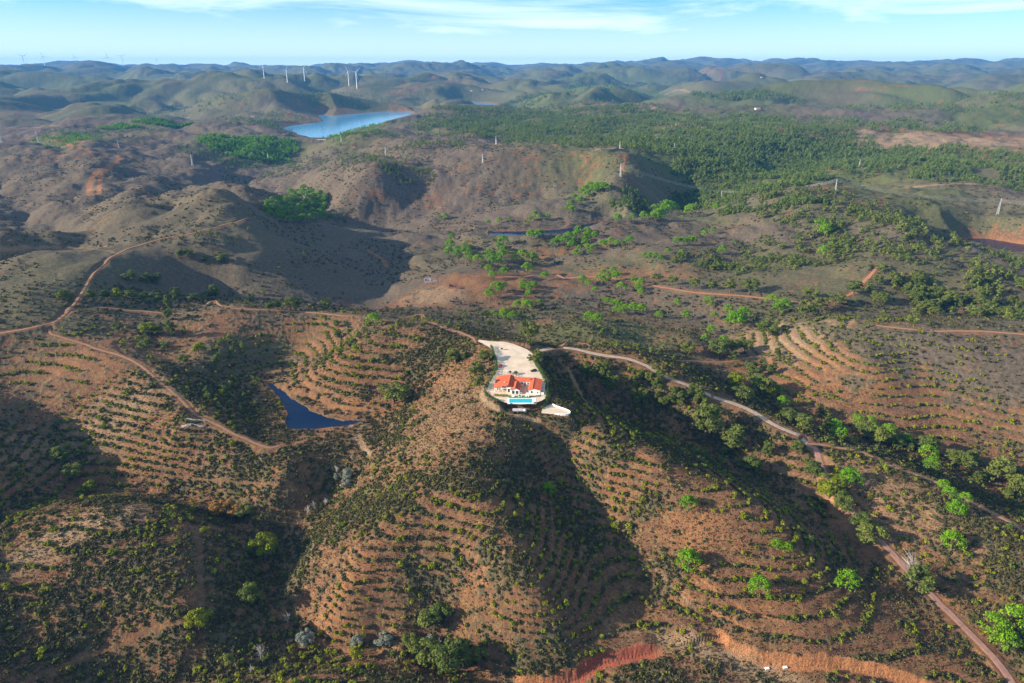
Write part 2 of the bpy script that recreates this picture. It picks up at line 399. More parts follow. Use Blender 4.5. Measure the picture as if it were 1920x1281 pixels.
# cut banks at the foot of the two spurs
CUT1 = [P(a, b, -60) for a, b in [(940,1236),(975,1250),(1030,1252),(1085,1240),(1130,1222),(1180,1216),(1260,1206)]]
CUT2 = [P(a, b, -60) for a, b in [(1325,1180),(1365,1208),(1420,1226),(1500,1238),(1580,1240),(1650,1250),(1730,1266),(1800,1290)]]
def cut(line, base, hgt, width):
    idx = near_box(line, 40); x, y = X[idx], Y[idx]; d = seg_dist(x, y, line)
    best = np.full(x.shape, 1e9); sgn = np.zeros(x.shape)
    for i in range(len(line) - 1):
        x1, y1 = line[i]; x2, y2 = line[i + 1]; dx, dy = x2 - x1, y2 - y1
        t = np.clip(((x - x1) * dx + (y - y1) * dy) / (dx * dx + dy * dy), 0, 1); dd = np.hypot(x - x1 - t * dx, y - y1 - t * dy)
        c = (dx * (y - y1) - dy * (x - x1)); m = dd < best; best[m] = dd[m]; sgn[m] = np.sign(c[m])
    s = best * sgn                                              # positive uphill (away from the camera)
    along = np.ones(x.shape)
    e0 = np.hypot(x - line[0][0], y - line[0][1]); e1 = np.hypot(x - line[-1][0], y - line[-1][1])
    along = sstep(0, 14, e0) * sstep(0, 14, e1)
    rill = 0.5 * fbm(x * 1.0, y * .15, 2.2, 2, 77)
    prof = np.where(s > 0, hgt * sstep(0, width, s + rill) * (1 - sstep(8, 34, s)), -0.6 * (1 - sstep(0, 12, -s)))
    H[idx] += prof * along
    return
cut(CUT1, 0, 3.2, 2.4); cut(CUT2, 0, 3.4, 2.2)

# ---- draped tracks shape the ground a little: (points in the picture, half width, kind)
LRS = lr; 
def height(x, y):
    x = np.asarray(x, float); y = np.asarray(y, float)
    a = np.arctan2(x, y); l = 0.5 * np.log(x * x + y * y + 1e-9)
    ia = np.clip(np.searchsorted(az, a) - 1, 0, NA - 2); ir = np.clip(np.searchsorted(lr, l) - 1, 0, NR - 2)
    ta = np.clip((a - az[ia]) / (az[ia + 1] - az[ia]), 0, 1); tr = np.clip((l - lr[ir]) / (lr[ir + 1] - lr[ir]), 0, 1)
    return (H[ir, ia] * (1 - ta) + H[ir, ia + 1] * ta) * (1 - tr) + (H[ir + 1, ia] * (1 - ta) + H[ir + 1, ia + 1] * ta) * tr
_tt = np.exp(np.linspace(math.log(120), math.log(26000), 5200))
def hit(px, py, off=0.0):
    """first ground point seen along the view ray of a picture point"""
    Xr, Yr, Zr = ray(px, py); g = math.hypot(Xr, Yr); t = _tt / g
    dz = CAM_H + Zr * t - height(Xr * t, Yr * t) - off
    k = np.nonzero(dz < 0)[0]
    if len(k) == 0: k = len(t) - 1
    else: k = k[0]
    if k == 0: tt = t[0]
    else:
        a, b = dz[k - 1], dz[k]; tt = t[k - 1] + (t[k] - t[k - 1]) * (a / (a - b + 1e-9))
    x, y = Xr * tt, Yr * tt
    return x, y, float(height(x, y))
def grow_poly(poly, g):
    P_ = np.array(poly); n = len(P_); out = []
    area = np.sum(P_[:, 0] * np.roll(P_[:, 1], -1) - np.roll(P_[:, 0], -1) * P_[:, 1]); sg = 1 if area > 0 else -1
    for i in range(n):
        t = P_[(i + 1) % n] - P_[i - 1]; t = t / (np.linalg.norm(t) + 1e-9); out.append(tuple(P_[i] + sg * g * np.array([t[1], -t[0]])))
    return out
# ---------------------------------------------------------------- tracks (picture points, half width m, distance it is built up, material)
GRAVEL = [(948,641),(985,651),(1020,657),(1080,659),(1130,661),(1170,669),(1210,685),(1250,704),(1300,726),(1340,744),(1400,773),(1450,795),(1490,815),(1515,828)]
DOWN = [(1515,828),(1530,842),(1536,860),(1546,885),(1566,925),(1600,960),(1640,1003),(1665,1030),(1700,1068),(1735,1103),(1775,1143),(1815,1185),(1850,1225),(1880,1262),(1910,1300)]
EAST = [(1515,828),(1560,836),(1620,852),(1680,876),(1740,900),(1800,932),(1860,962),(1925,1000)]
WEST = [(893,638),(868,628),(840,617),(805,603),(760,595),(700,594),(640,591),(560,586),(500,582),(440,576),(395,572),(340,588),(300,590),(260,586),(200,576),(150,577),(128,582)]
WESTR = [(128,582),(100,605),(70,613),(30,620),(-20,628)]
RIDGE = [(128,582),(150,555),(170,522),(190,498),(218,477),(260,462),(290,452),(340,442),(390,430),(440,416),(464,411)]
SPUR = [(92,612),(100,628),(150,645),(205,660),(255,680),(290,705),(325,738),(365,770),(410,800),(450,822),(500,842),(525,836)]
ORANGE = [(930,520),(1000,518),(1060,520),(1140,521),(1200,530),(1260,542),(1320,550),(1400,556),(1470,563),(1530,570),(1575,560),(1605,545),(1630,520),(1645,498)]
RHILL = [(1640,612),(1700,616),(1760,620),(1840,623),(1930,626)]
BACK = [(1030,650),(1100,650),(1160,655),(1220,668),(1290,680),(1360,680),(1400,676),(1450,660)]
def densify(pp, step):
    out = []
    for i in range(len(pp) - 1):
        a, b = pp[i], pp[i + 1]; n = max(1, int(math.hypot(a[0] - b[0], a[1] - b[1]) / step))
        for k in range(n): out.append((a[0] + (b[0] - a[0]) * k / n, a[1] + (b[1] - a[1]) * k / n))
    return out + [pp[-1]]
def catmull(pp, n=6):
    q = []; P4 = [pp[0]] + list(pp) + [pp[-1]]
    for i in range(1, len(P4) - 2):
        a, b, c, d = [np.array(P4[i + k], float) for k in (-1, 0, 1, 2)]
        for k in range(n):
            t = k / n; q.append(tuple(.5 * (2 * b + (c - a) * t + (2 * a - 5 * b + 4 * c - d) * t * t + (3 * b - a - 3 * c + d) * t ** 3)))
    return q + [tuple(pp[-1])]
def world_line(pp, step=None):
    w = [hit(a, b)[:2] for a, b in catmull(pp, 4)]
    q = [w[0]]
    for a in w[1:]:                                # drop jumps across hidden ground
        if math.hypot(a[0] - q[-1][0], a[1] - q[-1][1]) < 0.12 * math.hypot(*a) + 12: q.append(a)
    return densify(q, step or 3.0)
def bed(line, half, blend=4.0, cut_in=0.0):
    L_ = np.array(line); hz = height(L_[:, 0], L_[:, 1]); k = 9
    hz = np.convolve(np.pad(hz, k, mode='edge'), np.ones(2 * k + 1) / (2 * k + 1), mode='valid')[:len(hz)] - cut_in
    m = half + blend + 3; step = 40
    for i in range(0, len(L_) - 1, step):
        sub = L_[i:i + step + 1]; idx = near_box([tuple(p) for p in sub], m)
        if len(idx[0]) == 0: continue
        x, y = X[idx], Y[idx]; best = np.full(x.shape, 1e9); hh = np.zeros(x.shape)
        for j in range(len(sub) - 1):
            x1, y1 = sub[j]; dx, dy = sub[j + 1] - sub[j]
            t = np.clip(((x - x1) * dx + (y - y1) * dy) / (dx * dx + dy * dy + 1e-9), 0, 1); dd = np.hypot(x - x1 - t * dx, y - y1 - t * dy)
            q = dd < best; best[q] = dd[q]; hh[q] = (hz[i + j] * (1 - t) + hz[i + j + 1] * t)[q]
        w = 1 - sstep(half + .5, half + blend, best); H[idx] = H[idx] * (1 - w) + hh * w
    return hz
ROADS = []
for nm, pp, half, mat, lab in (('gravel_road', GRAVEL, 2.6, 'gravel', None), ('dirt_road', DOWN, 2.3, 'redroad', None), ('dirt_track', EAST, 1.3, 'track', None),
        ('dirt_track', WEST, 1.1, 'track', None), ('dirt_track', WESTR, 1.9, 'track', None), ('dirt_track', RIDGE, 1.4, 'track', None),
        ('dirt_track', SPUR, 1.2, 'track', None), ('dirt_track', ORANGE, 2.0, 'orange', None), ('dirt_track', RHILL, 1.5, 'track', None), ('dirt_track', BACK, 1.1, 'track', None)):
    w = world_line(pp); hz = bed(w, half); ROADS.append((nm, w, half, mat))
# painted wear: tracks too slight to be built
WEAR = [([(10,262),(90,262),(150,278),(200,290),(228,296),(205,312),(180,325),(168,345),(170,365)], 5.0, 'red'),
 ([(228,296),(200,318),(188,335),(186,365)], 4, 'red'), ([(0,243),(80,238),(170,232)], 4, 'pale'), ([(100,262),(230,272),(300,285)], 3, 'red'),
 ([(0,468),(80,464),(150,466),(200,470),(218,477)], 2.2, 'pale'), ([(160,470),(200,462)], 2.5, 'pale'),
 ([(1130,197),(1165,180),(1190,178)], 8, 'pale'), ([(1220,205),(1260,185),(1290,182),(1310,192),(1285,200)], 7, 'pale'), ([(1245,178),(1275,168),(1305,180)], 6, 'pale'),
 ([(1165,285),(1172,300),(1168,318),(1190,340),(1220,360),(1245,385)], 2.0, 'red'), ([(1120,280),(1165,278),(1260,282)], 4, 'pale'),
 ([(1560,320),(1600,312),(1650,318)], 3, 'pale'), ([(1700,352),(1780,345),(1860,347),(1919,350)], 4, 'pale'),
 ([(680,795),(672,812),(682,835),(695,852)], 1.2, 'pale'), ([(662,815),(675,835),(690,850)], 1.0, 'pale'),
 ([(362,985),(372,1010),(376,1060),(372,1120),(362,1160)], 1.7, 'dim'), ([(362,1160),(280,1180),(200,1215),(100,1255),(20,1290)], 1.6, 'dim'),
 ([(690,470),(715,485),(725,500)], 2.5, 'red'), ([(640,790),(660,800)], 1, 'pale'),
 ([(1305,1140),(1250,1090),(1215,1050)], .5, 'pale'), ([(1310,1085),(1345,1110),(1400,1145),(1470,1165)], .6, 'orange'), ([(1290,1120),(1340,1150),(1420,1185)], .5, 'orange'),
 ([(560,915),(480,905),(390,900),(300,890)], .6, 'dim'), ([(930,700),(905,735),(915,755),(960,778),(1010,790)], 1.4, 'pale'),
 ([(1560,940),(1590,985),(1630,1030)], 3.5, 'red'), ([(1540,860),(1545,900),(1570,950)], 3.0, 'red'), ([(1065,690),(1090,740),(1110,770)], 1.2, 'pale')]
# ---------------------------------------------------------------- land cover, in world space
SOIL = np.zeros_like(H); GREEN = np.zeros_like(H); PURP = np.zeros_like(H); TERR = np.zeros_like(H); TRK = np.zeros_like(H); REDS = np.zeros_like(H); PALE = np.zeros_like(H); ORAN = np.zeros_like(H)
SOIL += 0.36 - 0.30 * sstep(500, 720, RR) - 0.02 * sstep(2500, 5000, RR)
PURP += 0.20 + 0.55 * sstep(480, 750, RR) - 0.35 * sstep(2500, 5000, RR)
GREEN += 0.10 + 0.62 * sstep(1900, 4200, RR)
def blob(ch, px, py, rx, ry, val, mode='add', soft=0.5):
    x0, y0, z0 = hit(px, py); r0 = math.hypot(x0, y0)
    xa, ya, _ = hit(px, py - ry * .7); xb, yb, _ = hit(px, py + ry * .7)
    dr = max(abs(math.hypot(xa, ya) - math.hypot(xb, yb)) / 1.4, 4.0); t = math.sqrt(r0 * r0 + CAM_H ** 2); da = rx * t / 1280 / r0
    dr = min(dr, r0 * .35)
    a0 = math.atan2(x0, y0); i0, i1 = np.searchsorted(az, [a0 - 1.6 * da, a0 + 1.6 * da]); j0, j1 = np.searchsorted(rs, [r0 - 1.6 * dr, r0 + 1.6 * dr])
    s = (slice(j0, j1), slice(i0, i1)); e = np.hypot((AZ[s] - a0) / da, (RR[s] - r0) / dr)
    val = val * 1.7 if (ch is SOIL and val > 0 and 430 < py < 600) else val
    e = e + 0.5 * fbm(X[s], Y[s], max(6, dr * .5), 3, 5)
    w = 1 - sstep(1 - soft, 1 + soft, e)
    if mode == 'add': ch[s] += val * w
    else: ch[s] = ch[s] * (1 - w) + val * w
T_ = TERR; S_ = SOIL; G_ = GREEN; P_ = PURP
for args in [
 # terraced hillsides
 (T_,250,820,330,130,.9),(T_,60,700,160,60,.8),(T_,650,700,150,70,1),(T_,830,1080,330,170,1),(T_,1120,1120,150,120,1),(T_,1250,880,280,110,1),(T_,1480,960,110,110,1),
 (T_,1480,1110,260,110,.9),(T_,1700,720,300,130,.9),(T_,1180,690,130,30,.6),(T_,640,620,220,40,.7),(T_,1700,1050,160,100,.35),(T_,200,1020,200,80,.5),(T_,700,1265,220,30,.6),
 (T_,1000,320,260,45,.8),(T_,700,380,180,50,.6),(T_,1500,630,120,60,.6),(T_,1250,240,200,20,.4),(T_,880,990,120,60,.6),
 # bare or grassy ground
 (S_,860,770,110,90,.35),(S_,300,820,220,60,.2),(S_,120,720,160,60,.15),(S_,1300,960,160,80,.22),(S_,1650,960,180,100,.25),(S_,1480,1080,200,90,.15),(S_,1500,690,170,70,.2),
 (S_,850,545,170,32,.38),(S_,1000,520,150,16,.30),(S_,1000,478,60,14,.3),(S_,1150,455,80,14,.15),(S_,1200,520,140,12,.25),(S_,460,600,140,28,.25),(S_,180,650,90,26,.2),(S_,620,1150,140,110,.16),(S_,900,1180,160,60,.12),
 (S_,1770,265,170,26,.55),(S_,1300,235,60,8,.6),(S_,1010,290,60,8,.05),(S_,1190,340,60,40,.04),(S_,1450,1262,260,30,.42),(S_,150,980,120,30,.15),(S_,700,700,60,60,.1),(S_,820,1250,200,30,.1),
 (S_,620,205,80,8,.4),(S_,780,205,60,6,.3),(S_,760,160,50,8,.3),(S_,540,222,40,5,.3),(S_,60,212,90,8,.3),(S_,1080,235,60,6,.2),(S_,1860,460,60,8,.4),(S_,1600,360,60,14,.25),(S_,560,980,50,60,.12),(S_,1100,1030,60,60,-.2),
 (S_,1430,135,30,5,.3),(S_,1340,150,40,5,.3),(S_,1550,140,60,5,.3),(S_,1800,150,80,6,.2),(S_,860,150,60,6,.35),(S_,1640,165,60,5,.3),(S_,130,280,60,14,.25),
 # thick scrub
 (S_,1800,680,180,60,-.38),(S_,1600,650,80,40,-.28),(S_,930,880,110,90,-.28),(S_,1100,780,110,60,-.3),(S_,430,760,110,70,-.35),(S_,420,680,100,40,-.25),(S_,170,640,90,30,-.1),(S_,1100,615,120,22,-.3),(S_,1380,800,90,60,-.2),
 (S_,250,480,300,80,-.15),(S_,560,480,200,100,-.3),(S_,760,1060,100,60,-.2),(S_,600,850,60,50,-.2),(S_,1560,1000,60,80,-.25),(S_,1100,1250,150,50,-.3),(S_,450,1150,140,130,-.15),(S_,60,850,80,80,-.3),(S_,1850,1000,90,60,-.2),(S_,820,1130,60,40,-.2),
 # greener cover
 (G_,1130,620,150,30,.55),(G_,100,540,140,70,.25),(G_,300,420,300,60,.12),(G_,1050,600,200,20,.2),(G_,700,640,80,20,.3),(G_,740,880,120,60,.5),(G_,640,960,60,40,.45),(G_,150,960,180,30,.5),(G_,650,1265,200,24,.45),(G_,480,640,140,20,.3),(G_,900,480,160,24,.15),(G_,1130,500,120,16,.3),
 (G_,470,275,80,26,.9),(G_,275,232,70,9,.95),(G_,650,248,60,8,.9),(G_,1020,185,60,12,.8),(G_,1160,160,90,14,.8),(G_,1400,175,80,12,.6),(G_,1860,215,60,20,.8),(G_,130,262,50,14,.7),(G_,1550,600,120,40,.25),(G_,1850,170,150,20,.3),(G_,560,190,120,20,.3),(G_,100,160,200,15,.3),
 (G_,1700,380,260,40,.4),(G_,1250,290,260,50,.6),(G_,1550,310,300,50,.7),(G_,1100,225,300,20,.6),(G_,1600,500,250,60,.35),(G_,1350,250,300,20,.5),(G_,1300,500,120,30,.1),
 (P_,1800,670,180,70,.5),(P_,1000,340,260,80,.25),(P_,1150,400,140,40,.2),(P_,1895,235,50,20,.9),(P_,1250,180,100,14,.5),(P_,200,205,260,20,.35),(P_,650,170,160,20,.2),(P_,870,780,120,80,-.15),(P_,450,190,100,15,.2),(P_,1500,450,150,50,.1),
 (ORAN,860,525,90,16,.25),(ORAN,640,1110,80,40,.4),(ORAN,930,1040,70,40,.5),(ORAN,1330,990,70,50,.3),(ORAN,1360,1120,120,50,.25),(ORAN,1060,690,120,20,.35),(ORAN,1500,690,150,60,.2),(ORAN,1830,275,80,10,.15),(PALE,1750,265,150,20,.45),(ORAN,1900,458,40,6,.5),(ORAN,650,765,50,14,.5),(ORAN,1020,960,60,40,.2),(ORAN,820,700,60,30,.2),
 (ORAN,1600,960,60,40,.35),(PALE,860,770,120,70,.15),(PALE,1480,620,90,40,.4),(PALE,170,820,140,50,.3),(PALE,150,990,120,30,.4),(PALE,1430,1265,220,20,.5),(PALE,560,1030,50,40,.35),(PALE,820,555,60,18,.35),(PALE,1700,640,60,10,.5),(PALE,1660,930,160,70,.2),(PALE,1300,235,70,8,.4),
 ]: blob(*args)
for pp, wd_, kind in WEAR:
    ln = world_line(pp, 8.0); m = wd_ * 3; idx = near_box(ln, m)
    if len(idx[0]) == 0: continue
    d = seg_dist(X[idx], Y[idx], ln) + 0.8 * wd_ * .4 * fbm(X[idx], Y[idx], wd_ * 3, 2, 9); w = 1 - sstep(wd_ * .6, wd_ * 1.5, d)
    TRK[idx] = np.maximum(TRK[idx], w * (.6 if kind == 'dim' else 1))
    if kind != 'dim': {'red': ORAN, 'pale': PALE, 'orange': ORAN}[kind][idx] += w * (.4 if kind != 'orange' else .7)
for nm, w_, half, mat in ROADS:                      # worn verges
    for i in range(0, len(w_) - 1, 30):
        sub = w_[i:i + 31]; idx = near_box(sub, half + 9)
        if len(idx[0]) == 0: continue
        d = seg_dist(X[idx], Y[idx], sub) + 1.6 * fbm(X[idx], Y[idx], 9, 3, 13); TRK[idx] = np.maximum(TRK[idx], 1 - sstep(half + .3, half + 3.2, d))
for line, w0 in ((CUT1, 1.5), (CUT2, 1.3)):
    idx = near_box(line, 12); d = seg_dist(X[idx], Y[idx], line); w = 1 - sstep(w0 * .75, w0 * 1.15, np.abs(d - 1.0) + 1.2 * fbm(X[idx], Y[idx], 5, 2, 3))
    e1 = np.minimum(np.hypot(X[idx] - line[0][0], Y[idx] - line[0][1]), np.hypot(X[idx] - line[-1][0], Y[idx] - line[-1][1]))
    w = w * sstep(2, 10, e1); TRK[idx] = np.maximum(TRK[idx], w)
    if line is CUT1: REDS[idx] = np.maximum(REDS[idx], w * sstep(0, 30, np.hypot(X[idx] - line[0][0], Y[idx] - line[0][1]) - 12))
    ORAN[idx] = np.maximum(ORAN[idx], 1.6 * w)
for nm, (zw, poly) in WPOLY.items():                # bare margins of the waters
    m = 5 if zw < -40 else 34
    idx, d = signed(poly, m * 1.6); w = (1 - sstep(m * .4, m, d + m * .5 * fbm(X[idx], Y[idx], m * 3, 2, 4)))
    TRK[idx] = np.maximum(TRK[idx], w * .45); ORAN[idx] += .3 * w
# ---- terraces follow the contours
gz = np.gradient(H, axis=0) / np.gradient(RR, axis=0); ga = np.gradient(H, axis=1) / (np.gradient(AZ, axis=1) * RR)
SLOPE = np.hypot(gz, ga)
PER = np.where(RR > 620, 5.0, 3.2)
TERR = np.clip(TERR, 0, 1); TERR[in_poly(X, Y, grow_poly(RAMP, 4)) | in_poly(X, Y, grow_poly(smooth_poly(YARD, 1), 4))] = 0
TERR = TERR * sstep(.05, .13, SLOPE) * (1 - TRK)
TERR *= sstep(-.24, .04, fbm(X, Y, 60, 3, 61) + .12)
PH = H / PER + .30 * fbm(X, Y, 40, 3, 62) + .5 * fbm(X, Y, 160, 2, 63)
FR = PH - np.floor(PH)
H += TERR * PER * 0.55 * (sstep(.30, .75, FR) - FR)
# scrub: patches, thick in places, thin on bare ground; rows of it on the terrace edges
n1 = fbm(X, Y, 55, 3, 71); n2 = fbm(X, Y, 13, 3, 72); n3 = fbm(X, Y, 3.6, 3, 73, .6)
nearf = 1 - sstep(700, 1500, RR)
fld = n1 * .55 + n2 * .62 + n3 * (.75 * nearf)
thr = (SOIL - .42) * 1.15
row = np.exp(-((FR - .18) / .13) ** 2)
SCRUB = sstep(thr - .13, thr + .13, fld * (1 - .50 * TERR) + TERR * (row * 1.0 - .46))
SCRUB = np.maximum(SCRUB, np.clip(TERR * 1.7, 0, 1) * np.exp(-((FR - .18) / .115) ** 2) * sstep(-.45, -.1, n2))
SCRUB *= 1 - np.clip(TRK * 1.1, 0, 1)
SCRUB[in_poly(X, Y, grow_poly(RAMP, 1)) | in_poly(X, Y, grow_poly(HUTP, 1))] = 0
yd, dyd = signed(smooth_poly(YARD, 1), 4); SCRUB[yd] *= sstep(0, 2.5, dyd)
# small swellings where the scrub stands
H += SCRUB * (.35 + .5 * np.clip(n3 * 2, -1, 1)) * (1 - sstep(500, 900, RR)) * .8
H += sstep(700, 1200, RR) * SCRUB * 1.6 * fbm(X, Y, 16, 2, 74)

def set_mesh(me, V, F, smooth=True):
    nv, nf = len(V), len(F); k = F.shape[1]
    me.vertices.add(nv); me.vertices.foreach_set('co', np.ascontiguousarray(V, np.float32).ravel())
    me.loops.add(nf * k); me.loops.foreach_set('vertex_index', np.ascontiguousarray(F, np.int32).ravel())
    me.polygons.add(nf); me.polygons.foreach_set('loop_start', np.arange(0, nf * k, k, dtype=np.int32))
    me.polygons.foreach_set('use_smooth', np.full(nf, smooth)); me.update(calc_edges=True)
def add_attr(me, name, arr, typ='FLOAT'):
    at = me.attributes.new(name, typ, 'POINT')
    if typ == 'FLOAT': at.data.foreach_set('value', np.ascontiguousarray(arr, np.float32).ravel())
    else: at.data.foreach_set('color', np.ascontiguousarray(arr, np.float32).ravel())

# ---------------------------------------------------------------- materials
class NB:
    def __init__(s, name):
        s.m = bpy.data.materials.new(name); s.m.use_nodes = True; s.nt = s.m.node_tree; s.b = s.nt.nodes['Principled BSDF']
    def n(s, t, **k):
        o = s.nt.nodes.new(t)
        for a, v in k.items():
            if a[0] == 'i' and a[1:].isdigit(): o.inputs[int(a[1:])].default_value = v
            else: setattr(o, a, v)
        return o
    def l(s, a, b): s.nt.links.new(a, b)
    def mix(s, f, a, b, bt='MIX'):
        o = s.n('ShaderNodeMix', data_type='RGBA', blend_type=bt)
        for i, v in ((0, f), (6, a), (7, b)):
            if hasattr(v, 'links') or hasattr(v, 'is_linked'): s.l(v, o.inputs[i])
            else: o.inputs[i].default_value = v if i == 0 else (tuple(v) + (1,))[:4]
        return o.outputs[2]
    def math(s, op, a, b=None, clamp=False):
        o = s.n('ShaderNodeMath', operation=op, use_clamp=clamp)
        for i, v in enumerate((a, b)):
            if v is None: continue
            if hasattr(v, 'is_linked'): s.l(v, o.inputs[i])
            else: o.inputs[i].default_value = v
        return o.outputs[0]
    def attr(s, name):
        return s.n('ShaderNodeAttribute', attribute_name=name)
    def noise(s, scale, detail=4, rough=.55, vec=None):
        o = s.n('ShaderNodeTexNoise'); o.inputs['Scale'].default_value = scale; o.inputs['Detail'].default_value = detail; o.inputs['Roughness'].default_value = rough
        if vec is not None: s.l(vec, o.inputs['Vector'])
        return o.outputs[0]
    def ramp(s, x, a, b):
        o = s.n('ShaderNodeMapRange', interpolation_type='SMOOTHSTEP'); s.l(x, o.inputs[0]); o.inputs[1].default_value = a; o.inputs[2].default_value = b
        return o.outputs[0]
def ground_material():
    g = NB('ground'); geo = g.n('ShaderNodeNewGeometry'); pos = geo.outputs['Position']
    c1 = g.attr('cover'); s1 = g.n('ShaderNodeSeparateColor'); g.l(c1.outputs['Color'], s1.inputs[0])      # scrub, green, purple
    c2 = g.attr('soil'); s2 = g.n('ShaderNodeSeparateColor'); g.l(c2.outputs['Color'], s2.inputs[0])       # orange, pale, red
    scrub, green, purp = s1.outputs[0], s1.outputs[1], s1.outputs[2]; oran, pale, red = s2.outputs[0], s2.outputs[1], s2.outputs[2]
    nb_ = g.noise(.35, 6, .65, pos); nm = g.noise(.05, 5, .6, pos); nl = g.noise(.012, 4, .55, pos)
    fine = g.noise(1.6, 4, .7, pos)
    soil = g.mix(g.ramp(nm, .38, .62), SOILA, SOILB)
    soil = g.mix(g.ramp(nb_, .42, .66), soil, GRASS)
    soil = g.mix(oran, soil, ORANGEC); soil = g.mix(pale, soil, PALEC); soil = g.mix(red, soil, REDC)
    soil = g.mix(g.math('MULTIPLY', g.ramp(fine, .46, .62), .7), soil, (.085, .062, .042)); soil = g.mix(g.math('MULTIPLY', g.ramp(g.noise(.55, 5, .7, pos), .50, .66), .6), soil, (.10, .085, .040))
    sc = g.mix(g.ramp(nb_, .35, .65), SCRA, SCRB)
    sc = g.mix(purp, sc, g.mix(g.ramp(nb_, .4, .65), PURA, PURB))
    sc = g.mix(green, sc, g.mix(g.ramp(nb_, .35, .65), GRA, GRB))
    sc = g.mix(g.math('MULTIPLY', g.ramp(fine, .52, .70), .5), sc, (.15, .12, .08))
    col = g.mix(scrub, soil, sc)
    col = g.mix(g.math('MULTIPLY', g.ramp(nl, .3, .7), .35), col, g.mix(1.0, col, (.72, .72, .78), 'MULTIPLY'))
    g.l(col, g.b.inputs['Base Color']); g.b.inputs['Roughness'].default_value = 1; g.b.inputs['Specular IOR Level'].default_value = .1
    bp = g.n('ShaderNodeBump'); bp.inputs['Strength'].default_value = 1.0; bp.inputs['Distance'].default_value = 1.7
    g.l(g.mix(.5, g.noise(.8, 5, .72, pos), g.noise(.16, 4, .6, pos)), bp.inputs['Height']); g.l(bp.outputs[0], g.b.inputs['Normal'])
    return g.m
SOILA = (.215, .090, .045); SOILB = (.145, .064, .040); GRASS = (.25, .15, .060); ORANGEC = (.40, .17, .07); PALEC = (.44, .33, .20); REDC = (.34, .085, .05)
SCRA = (.080, .068, .032); SCRB = (.135, .098, .055); PURA = (.098, .072, .062); PURB = (.150, .110, .080); GRA = (.060, .078, .024); GRB = (.115, .120, .036)
MAT = {'ground': ground_material()}
def plain(name, col, rough=.8, var=.15, scale=.5, spec=.3, metal=0, bump=0):
    g = NB(name); pos = g.n('ShaderNodeNewGeometry').outputs['Position']; nz = g.noise(scale, 5, .6, pos)
    g.l(g.mix(g.ramp(nz, .3, .7), tuple(c * (1 - var) for c in col), tuple(min(1, c * (1 + var)) for c in col)), g.b.inputs['Base Color'])
    g.b.inputs['Roughness'].default_value = rough; g.b.inputs['Specular IOR Level'].default_value = spec; g.b.inputs['Metallic'].default_value = metal
    if bump:
        bp = g.n('ShaderNodeBump'); bp.inputs['Distance'].default_value = bump; g.l(nz, bp.inputs['Height']); g.l(bp.outputs[0], g.b.inputs['Normal'])
    return g.m
def foliage(name, a, b, c=None, trans=.3):
    g = NB(name); geo = g.n('ShaderNodeNewGeometry'); oi = g.n('ShaderNodeObjectInfo'); tn = g.attr('tone')
    rnd = g.math('FRACT', g.math('ADD', oi.outputs['Random'], tn.outputs['Fac']))
    base = g.mix(rnd, a, b)
    nz = g.noise(.8, 3, .6, geo.outputs['Position'])
    col = g.mix(g.ramp(nz, .35, .65), base, g.mix(1.0, base, (.62, .70, .62), 'MULTIPLY'))
    if c: col = g.mix(g.math('GREATER_THAN', rnd, .86), col, c)
    g.l(col, g.b.inputs['Base Color']); g.b.inputs['Roughness'].default_value = .75; g.b.inputs['Specular IOR Level'].default_value = .15
    tr = g.n('ShaderNodeBsdfTranslucent'); g.l(col, tr.inputs[0]); mx = g.n('ShaderNodeMixShader'); mx.inputs[0].default_value = trans
    out = g.nt.nodes['Material Output']; g.l(g.b.outputs[0], mx.inputs[1]); g.l(tr.outputs[0], mx.inputs[2]); g.l(mx.outputs[0], out.inputs[0])
    return g.m
MAT['pine'] = foliage('pine_needles', (.145, .31, .010), (.215, .37, .014))
MAT['shrub'] = foliage('shrub_leaves', (.21, .24, .014), (.30, .29, .02), (.10, .15, .02))
MAT['euc'] = foliage('dark_leaves', (.115, .150, .032), (.195, .215, .045))
MAT['scrub'] = foliage('scrub_leaves', (.072, .074, .024), (.120, .090, .042), (.15, .15, .03), .25)
MAT['forest'] = foliage('forest_leaves', (.115, .175, .036), (.195, .235, .052))
MAT['tuft'] = foliage('dry_tufts', (.18, .105, .05), (.26, .17, .075), (.13, .12, .04), .3)
MAT['lime'] = foliage('lime_leaves', (.20, .22, .05), (.24, .25, .06))
MAT['rust'] = foliage('rust_leaves', (.36, .19, .05), (.42, .24, .07))
MAT['grey'] = foliage('grey_leaves', (.27, .28, .22), (.33, .34, .28))
MAT['bark'] = plain('bark', (.12, .085, .06), .9)
MAT['bare'] = plain('bare_twigs', (.42, .38, .35), .9)
MAT['gravel'] = plain('gravel', (.56, .45, .34), .95, .08, .6, .1, bump=.05)
MAT['redroad'] = plain('red_road', (.34, .19, .145), .9, .2, .4, .1)
MAT['track'] = plain('track_earth', (.34, .20, .12), .95, .32, .45, .1)
MAT['orange'] = plain('orange_earth', (.36, .18, .10), .95, .3, .3, .1)
